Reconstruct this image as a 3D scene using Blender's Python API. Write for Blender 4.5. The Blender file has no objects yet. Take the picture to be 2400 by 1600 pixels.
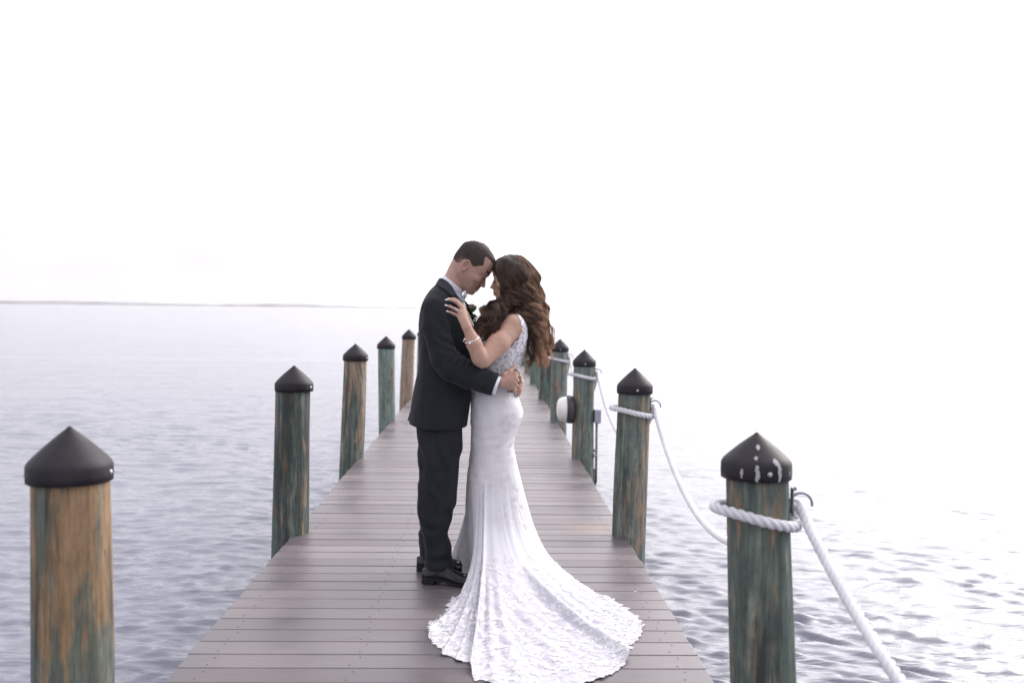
import bpy, math, random
import numpy as np
from mathutils import Vector, Matrix

# ------------------------------------------------------------------ camera, world, sun, exposure
SC = bpy.context.scene
COL = SC.collection
FPX, CAMH, W0, H0 = 2267.0, 1.37, 2400.0, 1600.0        # focal length and frame in photo pixels
_yc = Vector((-54/FPX, 77/FPX, -1)).normalized()          # pier direction seen by the camera
_xc = Vector((1, -0.0114, 0)); _xc = (_xc - _xc.dot(_yc)*_yc).normalized()
_zc = _xc.cross(_yc)
R3 = Matrix((_xc, _yc, _zc))                              # camera axes -> world axes
cd = bpy.data.cameras.new('camera'); cam = bpy.data.objects.new('camera', cd); COL.objects.link(cam)
cam.matrix_world = Matrix.Translation((0, 0, CAMH)) @ R3.to_4x4()
cd.sensor_width = 36; cd.lens = 36*FPX/W0
cd.clip_start = 0.05; cd.clip_end = 60000
cd.dof.use_dof = True; cd.dof.focus_distance = 4.85; cd.dof.aperture_fstop = 2.6
SC.camera = cam

SUN_AZ, SUN_EL = math.radians(45), math.radians(34)       # azimuth to the right of +Y
wd = bpy.data.worlds.new('World'); SC.world = wd; wd.use_nodes = True
nt = wd.node_tree; nt.nodes.clear()
sky = nt.nodes.new('ShaderNodeTexSky'); sky.sky_type = 'NISHITA'; sky.sun_disc = False
sky.sun_elevation = SUN_EL; sky.sun_rotation = SUN_AZ
sky.air_density = 1.0; sky.dust_density = 7.0; sky.ozone_density = 1.0
hsv = nt.nodes.new('ShaderNodeHueSaturation'); hsv.inputs['Saturation'].default_value = 0.75
tc = nt.nodes.new('ShaderNodeTexCoord'); mp = nt.nodes.new('ShaderNodeMapping')
mp.inputs['Scale'].default_value = (1.0, 1.0, 3.2)
nz = nt.nodes.new('ShaderNodeTexNoise'); nz.inputs['Scale'].default_value = 1.9
nz.inputs['Detail'].default_value = 6; nz.inputs['Roughness'].default_value = 0.55
rp = nt.nodes.new('ShaderNodeValToRGB')
rp.color_ramp.elements[0].position = 0.36; rp.color_ramp.elements[0].color = (0.50, 0.50, 0.50, 1)
rp.color_ramp.elements[1].position = 0.62; rp.color_ramp.elements[1].color = (0.85, 0.85, 0.85, 1)
mx = nt.nodes.new('ShaderNodeMix'); mx.data_type = 'RGBA'
mx.inputs['B'].default_value = (17.5, 17.2, 18.6, 1)       # thin bright cloud over the whole sky
bg = nt.nodes.new('ShaderNodeBackground'); bg.inputs['Strength'].default_value = 0.1
wo = nt.nodes.new('ShaderNodeOutputWorld'); L = nt.links.new
L(tc.outputs['Generated'], mp.inputs['Vector']); L(mp.outputs[0], nz.inputs['Vector'])
L(nz.outputs['Fac'], rp.inputs[0]); L(rp.outputs[0], mx.inputs['Factor'])
L(sky.outputs[0], hsv.inputs['Color']); L(hsv.outputs[0], mx.inputs['A'])
# thin cloud glows round the veiled sun
nrm = nt.nodes.new('ShaderNodeVectorMath'); nrm.operation = 'NORMALIZE'; L(tc.outputs['Generated'], nrm.inputs[0])
dt = nt.nodes.new('ShaderNodeVectorMath'); dt.operation = 'DOT_PRODUCT'; L(nrm.outputs[0], dt.inputs[0])
dt.inputs[1].default_value = (math.sin(SUN_AZ)*math.cos(SUN_EL), math.cos(SUN_AZ)*math.cos(SUN_EL), math.sin(SUN_EL))
def _m(op, a, b):
    x = nt.nodes.new('ShaderNodeMath'); x.operation = op
    for i_, v_ in enumerate((a, b)):
        if isinstance(v_, (int, float)): x.inputs[i_].default_value = v_
        else: L(v_, x.inputs[i_])
    return x.outputs[0]
gl = _m('MULTIPLY', _m('POWER', _m('MAXIMUM', dt.outputs['Value'], 0.0), 6.0), 60.0)
ad = nt.nodes.new('ShaderNodeMix'); ad.data_type = 'RGBA'; ad.blend_type = 'ADD'; ad.inputs['Factor'].default_value = 1.0
cb_ = nt.nodes.new('ShaderNodeCombineColor'); L(gl, cb_.inputs[0]); L(_m('MULTIPLY', gl, 0.965), cb_.inputs[1]); L(_m('MULTIPLY', gl, 0.97), cb_.inputs[2])
L(mx.outputs['Result'], ad.inputs['A']); L(cb_.outputs[0], ad.inputs['B']); L(ad.outputs['Result'], bg.inputs['Color']); L(bg.outputs[0], wo.inputs['Surface'])

sl = bpy.data.lights.new('sun', 'SUN'); sl.energy = 0.7; sl.angle = math.radians(24); sl.color = (1.0, 0.93, 0.86)
so = bpy.data.objects.new('sun', sl); COL.objects.link(so); so.location = (20, 20, 30)
_sd = Vector((math.sin(SUN_AZ)*math.cos(SUN_EL), math.cos(SUN_AZ)*math.cos(SUN_EL), math.sin(SUN_EL)))
so.rotation_euler = _sd.to_track_quat('Z', 'Y').to_euler()

vs = SC.view_settings; vs.view_transform = 'Standard'; vs.look = 'None'; vs.gamma = 1.0; vs.exposure = -0.14
SC.cycles.use_denoising = True
SC.cycles.max_bounces = 8; SC.cycles.transparent_max_bounces = 12
SC.cycles.volume_bounces = 0; SC.cycles.sample_clamp_indirect = 6.0

# ------------------------------------------------------------------ helpers
def P(x, y, Y):
    """photo pixel (2400 x 1600) seen at depth Y along the pier -> world point"""
    d = R3 @ Vector(((x-W0/2)/FPX, (H0/2-y)/FPX, -1))
    return Vector((0, 0, CAMH)) + d*(Y/d.y)
def PF(x, y, z=0.0):
    """photo pixel -> point on the horizontal plane z"""
    d = R3 @ Vector(((x-W0/2)/FPX, (H0/2-y)/FPX, -1))
    return Vector((0, 0, CAMH)) + d*((z-CAMH)/d.z)

def tag(o, label=None, cat=None, group=None, kind=None):
    if label: o['label'] = label
    if cat: o['category'] = cat
    if group: o['group'] = group
    if kind: o['kind'] = kind
    return o
def empty(name, loc=(0, 0, 0)):
    o = bpy.data.objects.new(name, None); COL.objects.link(o); o.location = loc
    o.empty_display_size = 0.1; return o
def setattr_f(me, name, arr):
    a = me.attributes.new(name, 'FLOAT', 'POINT'); a.data.foreach_set('value', np.asarray(arr, dtype=np.float32).ravel())
def mk(name, V, F, mat, parent=None, smooth=True, attrs=None, matidx=None):
    """one mesh object; V (n,3) world coordinates, F (m,k) array or list of faces"""
    me = bpy.data.meshes.new(name)
    V = np.asarray(V, dtype=np.float32).reshape(-1, 3)
    if isinstance(F, np.ndarray):
        n, k = F.shape
        me.vertices.add(len(V)); me.vertices.foreach_set('co', V.ravel())
        me.loops.add(n*k); me.loops.foreach_set('vertex_index', F.astype(np.int32).ravel())
        me.polygons.add(n); me.polygons.foreach_set('loop_start', np.arange(0, n*k, k, dtype=np.int32))
        me.update(calc_edges=True)
    else:
        me.from_pydata([tuple(map(float, v)) for v in V], [], F); me.update()
    for m in (mat if isinstance(mat, (list, tuple)) else [mat]): me.materials.append(m)
    if matidx is not None: me.polygons.foreach_set('material_index', np.asarray(matidx, dtype=np.int32))
    me.polygons.foreach_set('use_smooth', np.full(len(me.polygons), bool(smooth)))
    if attrs:
        for k2, a in attrs.items(): setattr_f(me, k2, a)
    o = bpy.data.objects.new(name, me); COL.objects.link(o)
    if parent is not None:
        o.parent = parent; o.matrix_parent_inverse = Matrix.Translation(-parent.location)
    return o

class MB:
    """collects boxes, tubes, lathes into one mesh"""
    def __init__(s): s.V = []; s.F = []; s.n = 0; s.A = []
    def add(s, V, F, a=0.0):
        V = np.asarray(V, float); s.V.append(V); s.F += [tuple(int(i)+s.n for i in f) for f in F]; s.n += len(V)
        s.A.append(np.full(len(V), float(a)) if np.isscalar(a) else np.asarray(a, float))
    def grid(s, G, closeu=False, closev=False, capu=False, a=0.0):
        """G (nu,nv,3); v runs round the section"""
        nu, nv = G.shape[:2]; F = []
        for i in range(nu if closeu else nu-1):
            for j in range(nv if closev else nv-1):
                i2, j2 = (i+1) % nu, (j+1) % nv
                F.append((i*nv+j, i*nv+j2, i2*nv+j2, i2*nv+j))
        if capu: F.append(tuple(range(nv-1, -1, -1))); F.append(tuple((nu-1)*nv+j for j in range(nv)))
        s.add(G.reshape(-1, 3), F, a)
    def box(s, c, h, bev=0.0, R=None, a=0.0):
        c = np.asarray(c, float); h = np.asarray(h, float); b = min(bev, h.min()*0.95)
        if b <= 0:
            v = np.array([[x, y, z] for x in (-1, 1) for y in (-1, 1) for z in (-1, 1)])*h
            f = [(0, 1, 3, 2), (4, 6, 7, 5), (0, 4, 5, 1), (2, 3, 7, 6), (0, 2, 6, 4), (1, 5, 7, 3)]
        else:   # chamfered: 24 verts
            v = []; idx = {}
            for x in (-1, 1):
                for y in (-1, 1):
                    for z in (-1, 1):
                        for ax in range(3):
                            q = np.array([x, y, z])*(h-b); q[ax] = (x, y, z)[ax]*h[ax]
                            idx[(x, y, z, ax)] = len(v); v.append(q)
            v = np.array(v); f = []
            for ax in range(3):
                o = [k for k in range(3) if k != ax]
                for sg in (-1, 1):
                    q = []
                    for (p, r) in ((-1, -1), (1, -1), (1, 1), (-1, 1)):
                        k = [0, 0, 0]; k[ax] = sg; k[o[0]] = p; k[o[1]] = r; q.append(idx[(k[0], k[1], k[2], ax)])
                    f.append(tuple(q))
            for ax in range(3):
                o = [k for k in range(3) if k != ax]
                for p in (-1, 1):
                    for r in (-1, 1):
                        q = []
                        for sg, a1 in ((-1, o[0]), (1, o[0]), (1, o[1]), (-1, o[1])):
                            k = [0, 0, 0]; k[ax] = sg; k[o[0]] = p; k[o[1]] = r; q.append(idx[(k[0], k[1], k[2], a1)])
                        f.append(tuple(q))
            for x in (-1, 1):
                for y in (-1, 1):
                    for z in (-1, 1): f.append(tuple(idx[(x, y, z, ax)] for ax in range(3)))
        if R is not None: v = v @ np.asarray(R).T
        s.add(v+c, f, a)
    def lathe(s, prof, c=(0, 0, 0), axis='z', n=32, a=0.0):
        th = np.linspace(0, 2*np.pi, n, endpoint=False); G = []
        for r, z in prof: G.append(np.stack([r*np.cos(th), r*np.sin(th), np.full(n, z)], 1))
        G = np.array(G)
        if axis == 'x': G = G[..., [2, 0, 1]]
        if axis == 'y': G = G[..., [0, 2, 1]]*[1, -1, 1]
        s.grid(G+np.asarray(c, float), closev=True, capu=True, a=a)
    def tube(s, path, r, n=10, a=0.0, cap=True, flat=None):
        G = tube_grid(path, r, n, flat); s.grid(G, closev=True, capu=cap, a=a)
    def build(s, name, mat, parent=None, smooth=True, attr='shade'):
        V = np.concatenate(s.V); return mk(name, V, s.F, mat, parent, smooth, {attr: np.concatenate(s.A)})

def frames(path):
    p = np.asarray(path, float); t = np.gradient(p, axis=0); t /= np.linalg.norm(t, axis=1)[:, None]+1e-12
    n = np.cross(t[0], (0, 0, 1.0));
    if np.linalg.norm(n) < 1e-3: n = np.cross(t[0], (0, 1.0, 0))
    n /= np.linalg.norm(n); N = [n]
    for i in range(1, len(p)):
        n = N[-1]-np.dot(N[-1], t[i])*t[i]; n /= np.linalg.norm(n)+1e-12; N.append(n)
    N = np.array(N); return p, t, N, np.cross(t, N)
def tube_grid(path, r, n=10, flat=None):
    p, t, N, B = frames(path); r = np.broadcast_to(np.asarray(r, float), (len(p),))
    th = np.linspace(0, 2*np.pi, n, endpoint=False)
    fy = 1.0 if flat is None else flat
    return p[:, None]+r[:, None, None]*(np.cos(th)[None, :, None]*N[:, None]+fy*np.sin(th)[None, :, None]*B[:, None])
def spline(pts, n):
    """Catmull-Rom through pts"""
    p = np.asarray([list(q) for q in pts], float); p = np.vstack([2*p[0]-p[1], p, 2*p[-1]-p[-2]])
    u = np.linspace(0, len(p)-3-1e-9, n); i = u.astype(int); f = (u-i)[:, None]
    a, b, c, d = p[i], p[i+1], p[i+2], p[i+3]
    return 0.5*(2*b+(c-a)*f+(2*a-5*b+4*c-d)*f*f+(3*b-a-3*c+d)*f**3)

# ------------------------------------------------------------------ material helpers
def mat(name, color=(0.5, 0.5, 0.5), rough=0.6, spec=0.5, metal=0.0):
    m = bpy.data.materials.new(name); m.use_nodes = True; b = m.node_tree.nodes['Principled BSDF']
    b.inputs['Base Color'].default_value = (*color, 1); b.inputs['Roughness'].default_value = rough
    b.inputs['Specular IOR Level'].default_value = spec; b.inputs['Metallic'].default_value = metal
    return m
class NT:
    def __init__(s, m): s.m = m; s.t = m.node_tree; s.b = s.t.nodes['Principled BSDF']; s.tc = None
    def n(s, k, **kw):
        x = s.t.nodes.new('ShaderNode'+k)
        for a, v in kw.items():
            if a in x.inputs: x.inputs[a].default_value = v
            else: setattr(x, a, v)
        return x
    def l(s, a, b): s.t.links.new(a, b)
    def coords(s, scale=(1, 1, 1), loc=(0, 0, 0), kind='Object'):
        if s.tc is None: s.tc = s.n('TexCoord')
        m = s.n('Mapping'); m.inputs['Scale'].default_value = scale; m.inputs['Location'].default_value = loc
        s.l(s.tc.outputs[kind], m.inputs['Vector']); return m.outputs[0]
    def noise(s, scale, vec, detail=4, rough=0.55, dist=0.0):
        x = s.n('TexNoise', Scale=scale, Detail=detail, Roughness=rough, Distortion=dist); s.l(vec, x.inputs['Vector']); return x.outputs['Fac']
    def ramp(s, fac, stops):
        r = s.n('ValToRGB'); e = r.color_ramp.elements
        while len(e) < len(stops): e.new(0.5)
        for q, (p, c) in zip(e, stops): q.position = p; q.color = (*c, 1) if len(c) == 3 else c
        s.l(fac, r.inputs[0]); return r.outputs[0]
    def g(s, v): return (v, v, v)
    def mix(s, fac, a, b, mode='MIX'):
        x = s.n('Mix', data_type='RGBA', blend_type=mode)
        for v, k in ((fac, 'Factor'), (a, 'A'), (b, 'B')):
            if isinstance(v, (int, float)): x.inputs[k].default_value = v
            elif isinstance(v, tuple): x.inputs[k].default_value = (*v, 1)
            else: s.l(v, x.inputs[k])
        return x.outputs['Result']
    def math(s, op, a, b=0.0):
        x = s.n('Math', operation=op)
        for i, v in enumerate((a, b)):
            if isinstance(v, (int, float)): x.inputs[i].default_value = v
            else: s.l(v, x.inputs[i])
        return x.outputs[0]
    def attr(s, name): x = s.n('Attribute', attribute_name=name); return x.outputs['Fac']
    def color(s, o): s.l(o, s.b.inputs['Base Color'])
    def bump(s, h, strength=0.3, dist=0.01):
        x = s.n('Bump', Strength=strength, Distance=dist); s.l(h, x.inputs['Height']); s.l(x.outputs[0], s.b.inputs['Normal']); return x
# ------------------------------------------------------------------ WATER
WZ = -0.95
def build_water():
    rs = np.concatenate([np.geomspace(0.4, 3.0, 40)[:-1], 3.0*np.exp(np.arange(0, math.log(130/3.0), 0.0036)),
                         np.geomspace(131, 26000, 110)])
    A = math.radians(68)
    th = np.concatenate([np.arange(-A, A, 0.0040), np.linspace(A, 2*np.pi-A, 60)[:-1]])
    nr, nt_ = len(rs), len(th)
    Rr, T = np.meshgrid(rs, th, indexing='ij')
    X = Rr*np.sin(T); Y = Rr*np.cos(T)
    rng = np.random.default_rng(3)
    sp = np.maximum(Rr*0.0036, 0.014)
    wx = X+0.25*np.sin(0.9*Y+0.4*X)+0.12*np.sin(2.3*Y-1.1*X+1); wy = Y+0.22*np.sin(1.1*X+0.5*Y+2)+0.1*np.sin(3.1*X+0.7*Y)
    Z = np.zeros_like(X)
    K = 54
    for i in range(K):
        lam = 0.060*(8.0)**(i/(K-1.0))*rng.uniform(0.9, 1.1)
        sig = 0.38 if lam < 0.2 else 0.26
        a = math.radians(10)+rng.normal(0, sig)+(0.45 if i % 5 == 0 else 0)
        k = 2*np.pi/lam; amp = 0.0056*lam**0.60*(1.0 if lam < 0.25 else 0.60)
        fade = np.clip((lam/sp-2.5)/2.5, 0, 1)
        ph = k*(wx*math.sin(a)+wy*math.cos(a))+rng.uniform(0, 6.28)
        s = np.sin(ph); Z += amp*fade*(2.2*((0.5+0.5*s)**2.0)-0.9)
    gust = 0.75+0.35*np.sin(0.35*X+1.0)*np.sin(0.28*Y+0.11*X)
    Z = Z*gust
    V = np.stack([X, Y, Z+WZ], -1).reshape(-1, 3)
    i = np.arange(nr-1)[:, None]; j = np.arange(nt_)[None, :]; j2 = (j+1) % nt_
    F = np.stack([i*nt_+j, i*nt_+j2, (i+1)*nt_+j2, (i+1)*nt_+j], -1).reshape(-1, 4)[:, ::-1]
    V = np.vstack([V, [[0, 0, WZ]]])
    m = mat('sea_water', (0.030, 0.045, 0.058), 0.09); q = NT(m); q.b.inputs['IOR'].default_value = 1.33
    v1 = q.coords((1.8, 8.5, 1)); v2 = q.coords((0.55, 2.8, 1)); v3 = q.coords((8, 26, 1)); v4 = q.coords((0.05, 0.33, 1))
    h = q.math('ADD', q.math('MULTIPLY', q.noise(1.0, v1, 3, 0.6, 0.4), 0.030), q.math('MULTIPLY', q.noise(1.0, v2, 4, 0.6, 0.5), 0.060))
    h = q.math('ADD', h, q.math('MULTIPLY', q.noise(1.0, v3, 2, 0.5), 0.004))
    h = q.math('ADD', h, q.math('MULTIPLY', q.noise(1.0, v4, 3, 0.6, 0.3), 0.35))
    q.bump(h, 0.55, 1.0)
    fr = q.math('MULTIPLY', q.noise(0.09, q.coords(), 3), 1.0)
    q.color(q.ramp(fr, [(0.35, (0.165, 0.172, 0.212)), (0.65, (0.195, 0.200, 0.232))]))
    o = mk('water', V, F, m); tag(o, 'pale rippled bay water reflecting the white sky', 'water', kind='structure')
build_water()
# seabed below so nothing is hollow
mb = MB(); mb.box((0, 9000, -3.2), (22000, 26000, 0.05)); tag(mb.build('seabed', mat('sand_bed', (0.2, 0.18, 0.14), 0.9), smooth=False), 'dim sandy bed under the water', 'seabed', kind='structure')

# ------------------------------------------------------------------ far shore
def build_shore():
    rng = np.random.default_rng(8)
    D = 2600.0
    xs = np.linspace(-420, 1330, 420)
    top = np.interp(xs, [-420, 0, 60, 110, 150, 200, 300, 440, 520, 600, 640, 690, 740, 800, 950, 1100, 1330],
                    [8, 7.0, 7.0, 8.0, 7.5, 6.8, 5.2, 3.2, 3.6, 6.2, 6.9, 6.4, 4.0, 2.2, 1.6, 1.2, 0.4])
    top = top+rng.normal(0, 0.35, len(xs))+1.1*np.clip(np.sin(xs*0.11)*np.sin(xs*0.037+1), 0, 1)
    G = []
    for x, t in zip(xs, top):
        p = P(x, 715, D); h = max(t, 0.3)*D/FPX
        X = p.x; yy = D+40*math.sin(x*0.01)
        G.append([(X, yy-60, WZ-1), (X, yy-30, WZ+0.25*h), (X, yy, WZ+0.8*h), (X, yy+50, WZ+h), (X, yy+300, WZ+0.9*h), (X, yy+420, WZ-1)])
    mb = MB(); mb.grid(np.array(G))
    m = mat('scrub_land', (0.12, 0.13, 0.11), 0.9); q = NT(m)
    q.color(q.ramp(q.noise(0.02, q.coords((1, 0.3, 4))), [(0.4, (0.13, 0.135, 0.13)), (0.6, (0.24, 0.235, 0.23))]))
    tag(mb.build('hills', m), 'low hazy strip of land along the horizon at left', 'land', kind='structure')
build_shore()

# ------------------------------------------------------------------ PIER
XL, XR = -1.168, 0.846
BP = 0.1457
rnd = random.Random(5)
pier = empty('pier', (0, 0, 0)); tag(pier, 'long straight pier decked in greyish brown composite boards over the water', 'pier')
def build_deck():
    mb = MB(); sc = MB(); y = -1.2; k = 0
    y0 = 3105.8/(1366-723+2.5)          # a seam seen just under the shoe
    off = (y0+1.2) % BP
    y = -1.2+off-BP
    rails = [XL+0.11, -0.50, 0.17, XR-0.10]
    while y < 27.5:
        w = BP-0.0045
        dl, dr = rnd.uniform(-.004, .004), rnd.uniform(-.004, .004)
        zt = rnd.uniform(-.0012, .0012)
        mb.box(((XL+XR)/2+(dr-dl)/2, y+BP/2, -0.0135+zt), ((XR-XL)/2+(dl+dr)/2, w/2, 0.0135), 0.0035, a=rnd.random())
        if y < 14:
            for rx in rails:
                for s in (-1, 1):
                    cx = rx+rnd.uniform(-.012, .012)+s*0.009; cy = y+BP/2+s*0.040+rnd.uniform(-.006, .006)
                    sc.lathe([(0.0046, -0.002), (0.0046, 0.0006), (0.0032, 0.0010), (0.0014, 0.0006)], (cx, cy, zt), n=8)
        y += BP; k += 1
    m = mat('composite_board', (0.25, 0.215, 0.22), 0.55); q = NT(m)
    a = q.attr('shade')
    base = q.ramp(a, [(0.0, (0.108, 0.091, 0.098)), (0.5, (0.138, 0.119, 0.127)), (1.0, (0.168, 0.147, 0.155))])
    grain = q.noise(1.0, q.coords((6, 160, 1)), 6, 0.65)
    base = q.mix(0.5, base, q.ramp(grain, [(0.3, (0.55, 0.53, 0.53)), (0.7, (1.25, 1.25, 1.25))]), 'MULTIPLY')
    blotch = q.noise(1.0, q.coords((1.6, 2.2, 1)), 4, 0.6)
    base = q.mix(0.8, base, q.ramp(blotch, [(0.33, (0.66, 0.67, 0.71)), (0.67, (1.22, 1.17, 1.15))]), 'MULTIPLY')
    sp = q.noise(1.0, q.coords((9, 14, 1)), 2, 0.5)
    base = q.mix(q.ramp(sp, [(0.765, (0, 0, 0)), (0.79, (0.7, 0.7, 0.7))]), base, (0.62, 0.60, 0.60))
    # rusty stain beside the second right-hand piling
    pos = q.n('TexCoord').outputs['Object']; vm = q.n('VectorMath', operation='DISTANCE'); vm.inputs[1].default_value = (0.70, 6.02, 0)
    q.l(pos, vm.inputs[0])
    st = q.math('ADD', vm.outputs['Value'], q.math('MULTIPLY', q.noise(4.0, q.coords()), 0.25))
    base = q.mix(q.ramp(st, [(0.16, (0.25, 0.25, 0.25)), (0.40, (0, 0, 0))]), base, (0.42, 0.23, 0.15))
    q.color(base); q.bump(grain, 0.25, 0.002)
    q.l(q.ramp(blotch, [(0.3, q.g(0.30)), (0.7, q.g(0.50))]), q.b.inputs['Roughness'])
    mb.build('deck_boards', m, pier, smooth=False)
    sc.build('deck_screws', mat('screw_steel', (0.05, 0.045, 0.045), 0.5), pier)
    fr = MB()
    for x in (XL+0.05, -0.5, 0.17, XR-0.05): fr.box((x, 13.1, -0.027-0.12), (0.038, 14.3, 0.118), 0.004)
    y = 2.9
    for i in range(9):
        fr.box(((XL+XR)/2, y+0.14, -0.39), ((XR-XL)/2+0.05, 0.045, 0.122), 0.004); y += 2.95
    mw = mat('framing_timber', (0.2, 0.17, 0.11), 0.8)
    fr.build('framing', mw, pier, smooth=False)
build_deck()

# ------------------------------------------------------------------ PILINGS
def wood(seed, tan, dark, sat=0.78, tanc=(0.30, 0.20, 0.12), greenc=(0.10, 0.145, 0.12), topTan=0.0):
    m = mat('treated_wood', (0.2, 0.2, 0.15), 0.75); q = NT(m)
    L_ = (seed*3.7, seed*1.9, seed*0.6)
    big = q.noise(1.0, q.coords((7.5, 7.5, 1.3), L_), 5, 0.62, 0.25)
    streak = q.noise(1.0, q.coords((36, 36, 2.6), L_), 7, 0.68, 0.7)
    fine = q.noise(1.0, q.coords((190, 190, 6), L_), 3, 0.6)
    mid = q.noise(1.0, q.coords((15, 15, 2.6), (seed, 3, 7)), 5, 0.65, 0.9)
    g = q.ramp(streak, [(0.30, tuple(c*0.45 for c in greenc)), (0.55, greenc), (0.78, tuple(min(1, c*1.75) for c in greenc))])
    t = q.ramp(streak, [(0.28, tuple(c*0.42 for c in tanc)), (0.5, tanc), (0.8, tuple(min(1, c*1.45) for c in tanc))])
    mask = q.math('ADD', big, q.math('MULTIPLY', q.math('SUBTRACT', mid, 0.5), 0.95))
    if topTan:
        sx = q.n('SeparateXYZ'); q.l(q.n('TexCoord').outputs['Object'], sx.inputs[0])
        mask = q.math('ADD', mask, q.math('MULTIPLY', q.math('SUBTRACT', sx.outputs[2], 0.45), topTan))
    c = q.mix(q.ramp(mask, [(0.60-0.28*tan-0.05, (0, 0, 0)), (0.60-0.28*tan+0.06, (1, 1, 1))]), g, t)
    pale = q.noise(1.0, q.coords((26, 26, 2.6), (seed*2, 9, 1)), 4, 0.6)
    c = q.mix(q.ramp(pale, [(0.56, (0, 0, 0)), (0.68, (0.65, 0.65, 0.65))]), c, (0.27, 0.30, 0.24))
    dk = q.noise(1.0, q.coords((13, 13, 1.0), (seed*5, 2, 4)), 4, 0.6, 0.4)
    c = q.mix(q.ramp(dk, [(0.66-0.22*dark, (0, 0, 0)), (0.78-0.22*dark, (0.85, 0.85, 0.85))]), c, (0.030, 0.036, 0.034))
    # knots
    vo = q.n('TexVoronoi', Scale=1.0, Randomness=1.0); q.l(q.coords((5.5, 5.5, 2.6), L_), vo.inputs['Vector'])
    kn = vo.outputs['Distance']
    c = q.mix(q.ramp(kn, [(0.07, (0.9, 0.9, 0.9)), (0.15, (0, 0, 0))]), c, (0.15, 0.075, 0.035))
    c = q.mix(0.5, c, q.ramp(fine, [(0.3, (0.6, 0.6, 0.6)), (0.7, (1.2, 1.2, 1.2))]), 'MULTIPLY')
    ck = q.noise(1.0, q.coords((48, 48, 1.1), (seed*2.3, 1, 5)), 3, 0.5, 0.5); ck2 = q.noise(1.0, q.coords((6, 6, 2)), 2)
    crack = q.math('MULTIPLY', q.ramp(ck, [(0.485, (0, 0, 0)), (0.498, (1, 1, 1)), (0.503, (1, 1, 1)), (0.516, (0, 0, 0))]), q.ramp(ck2, [(0.45, (0, 0, 0)), (0.6, (1, 1, 1))]))
    c = q.mix(q.math('MULTIPLY', crack, 0.75), c, (0.022, 0.020, 0.018))
    mot = q.noise(1.0, q.coords((30, 30, 14), (seed, 6, 2)), 5, 0.7)
    c = q.mix(0.75, c, q.ramp(mot, [(0.32, (0.62, 0.63, 0.62)), (0.68, (1.28, 1.26, 1.22))]), 'MULTIPLY')
    hs_ = q.n('HueSaturation', Saturation=sat, Value=1.0); q.l(c, hs_.inputs['Color']); c = hs_.outputs[0]
    q.color(c)
    h = q.math('ADD', q.math('MULTIPLY', streak, 0.7), q.math('MULTIPLY', fine, 0.4)); q.bump(h, 0.6, 0.006)
    return m
CAPM = mat('black_plastic', (0.030, 0.028, 0.033), 0.5, 0.25); _q = NT(CAPM)
_n = _q.noise(1.0, _q.coords((9, 9, 9)), 5, 0.6)
_q.color(_q.ramp(_n, [(0.35, (0.012, 0.0105, 0.013)), (0.7, (0.028, 0.025, 0.031))])); _q.l(_q.ramp(_n, [(0.3, _q.g(0.45)), (0.7, _q.g(0.62))]), _q.b.inputs['Roughness'])
_q.bump(_q.noise(1.0, _q.coords((60, 60, 60)), 3), 0.15, 0.002)
CAPD = mat('black_plastic_droppings', (0.03, 0.028, 0.033), 0.5, 0.25); _q = NT(CAPD)
_n = _q.noise(1.0, _q.coords((26, 26, 9), (2.3, 1.0, 0.6)), 3, 0.5)
_q.color(_q.mix(_q.ramp(_n, [(0.635, (0, 0, 0)), (0.67, (0.85, 0.85, 0.85))]), (0.020, 0.018, 0.022), (0.62, 0.62, 0.66)))
DROP = mat('bird_white', (0.38, 0.38, 0.41), 0.8)
STEEL = mat('galvanised_steel', (0.42, 0.43, 0.46), 0.38, metal=0.9)
DSTEEL = mat('weathered_steel', (0.26, 0.26, 0.31), 0.5, metal=0.7)
ROPEZ = 0.757
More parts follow.
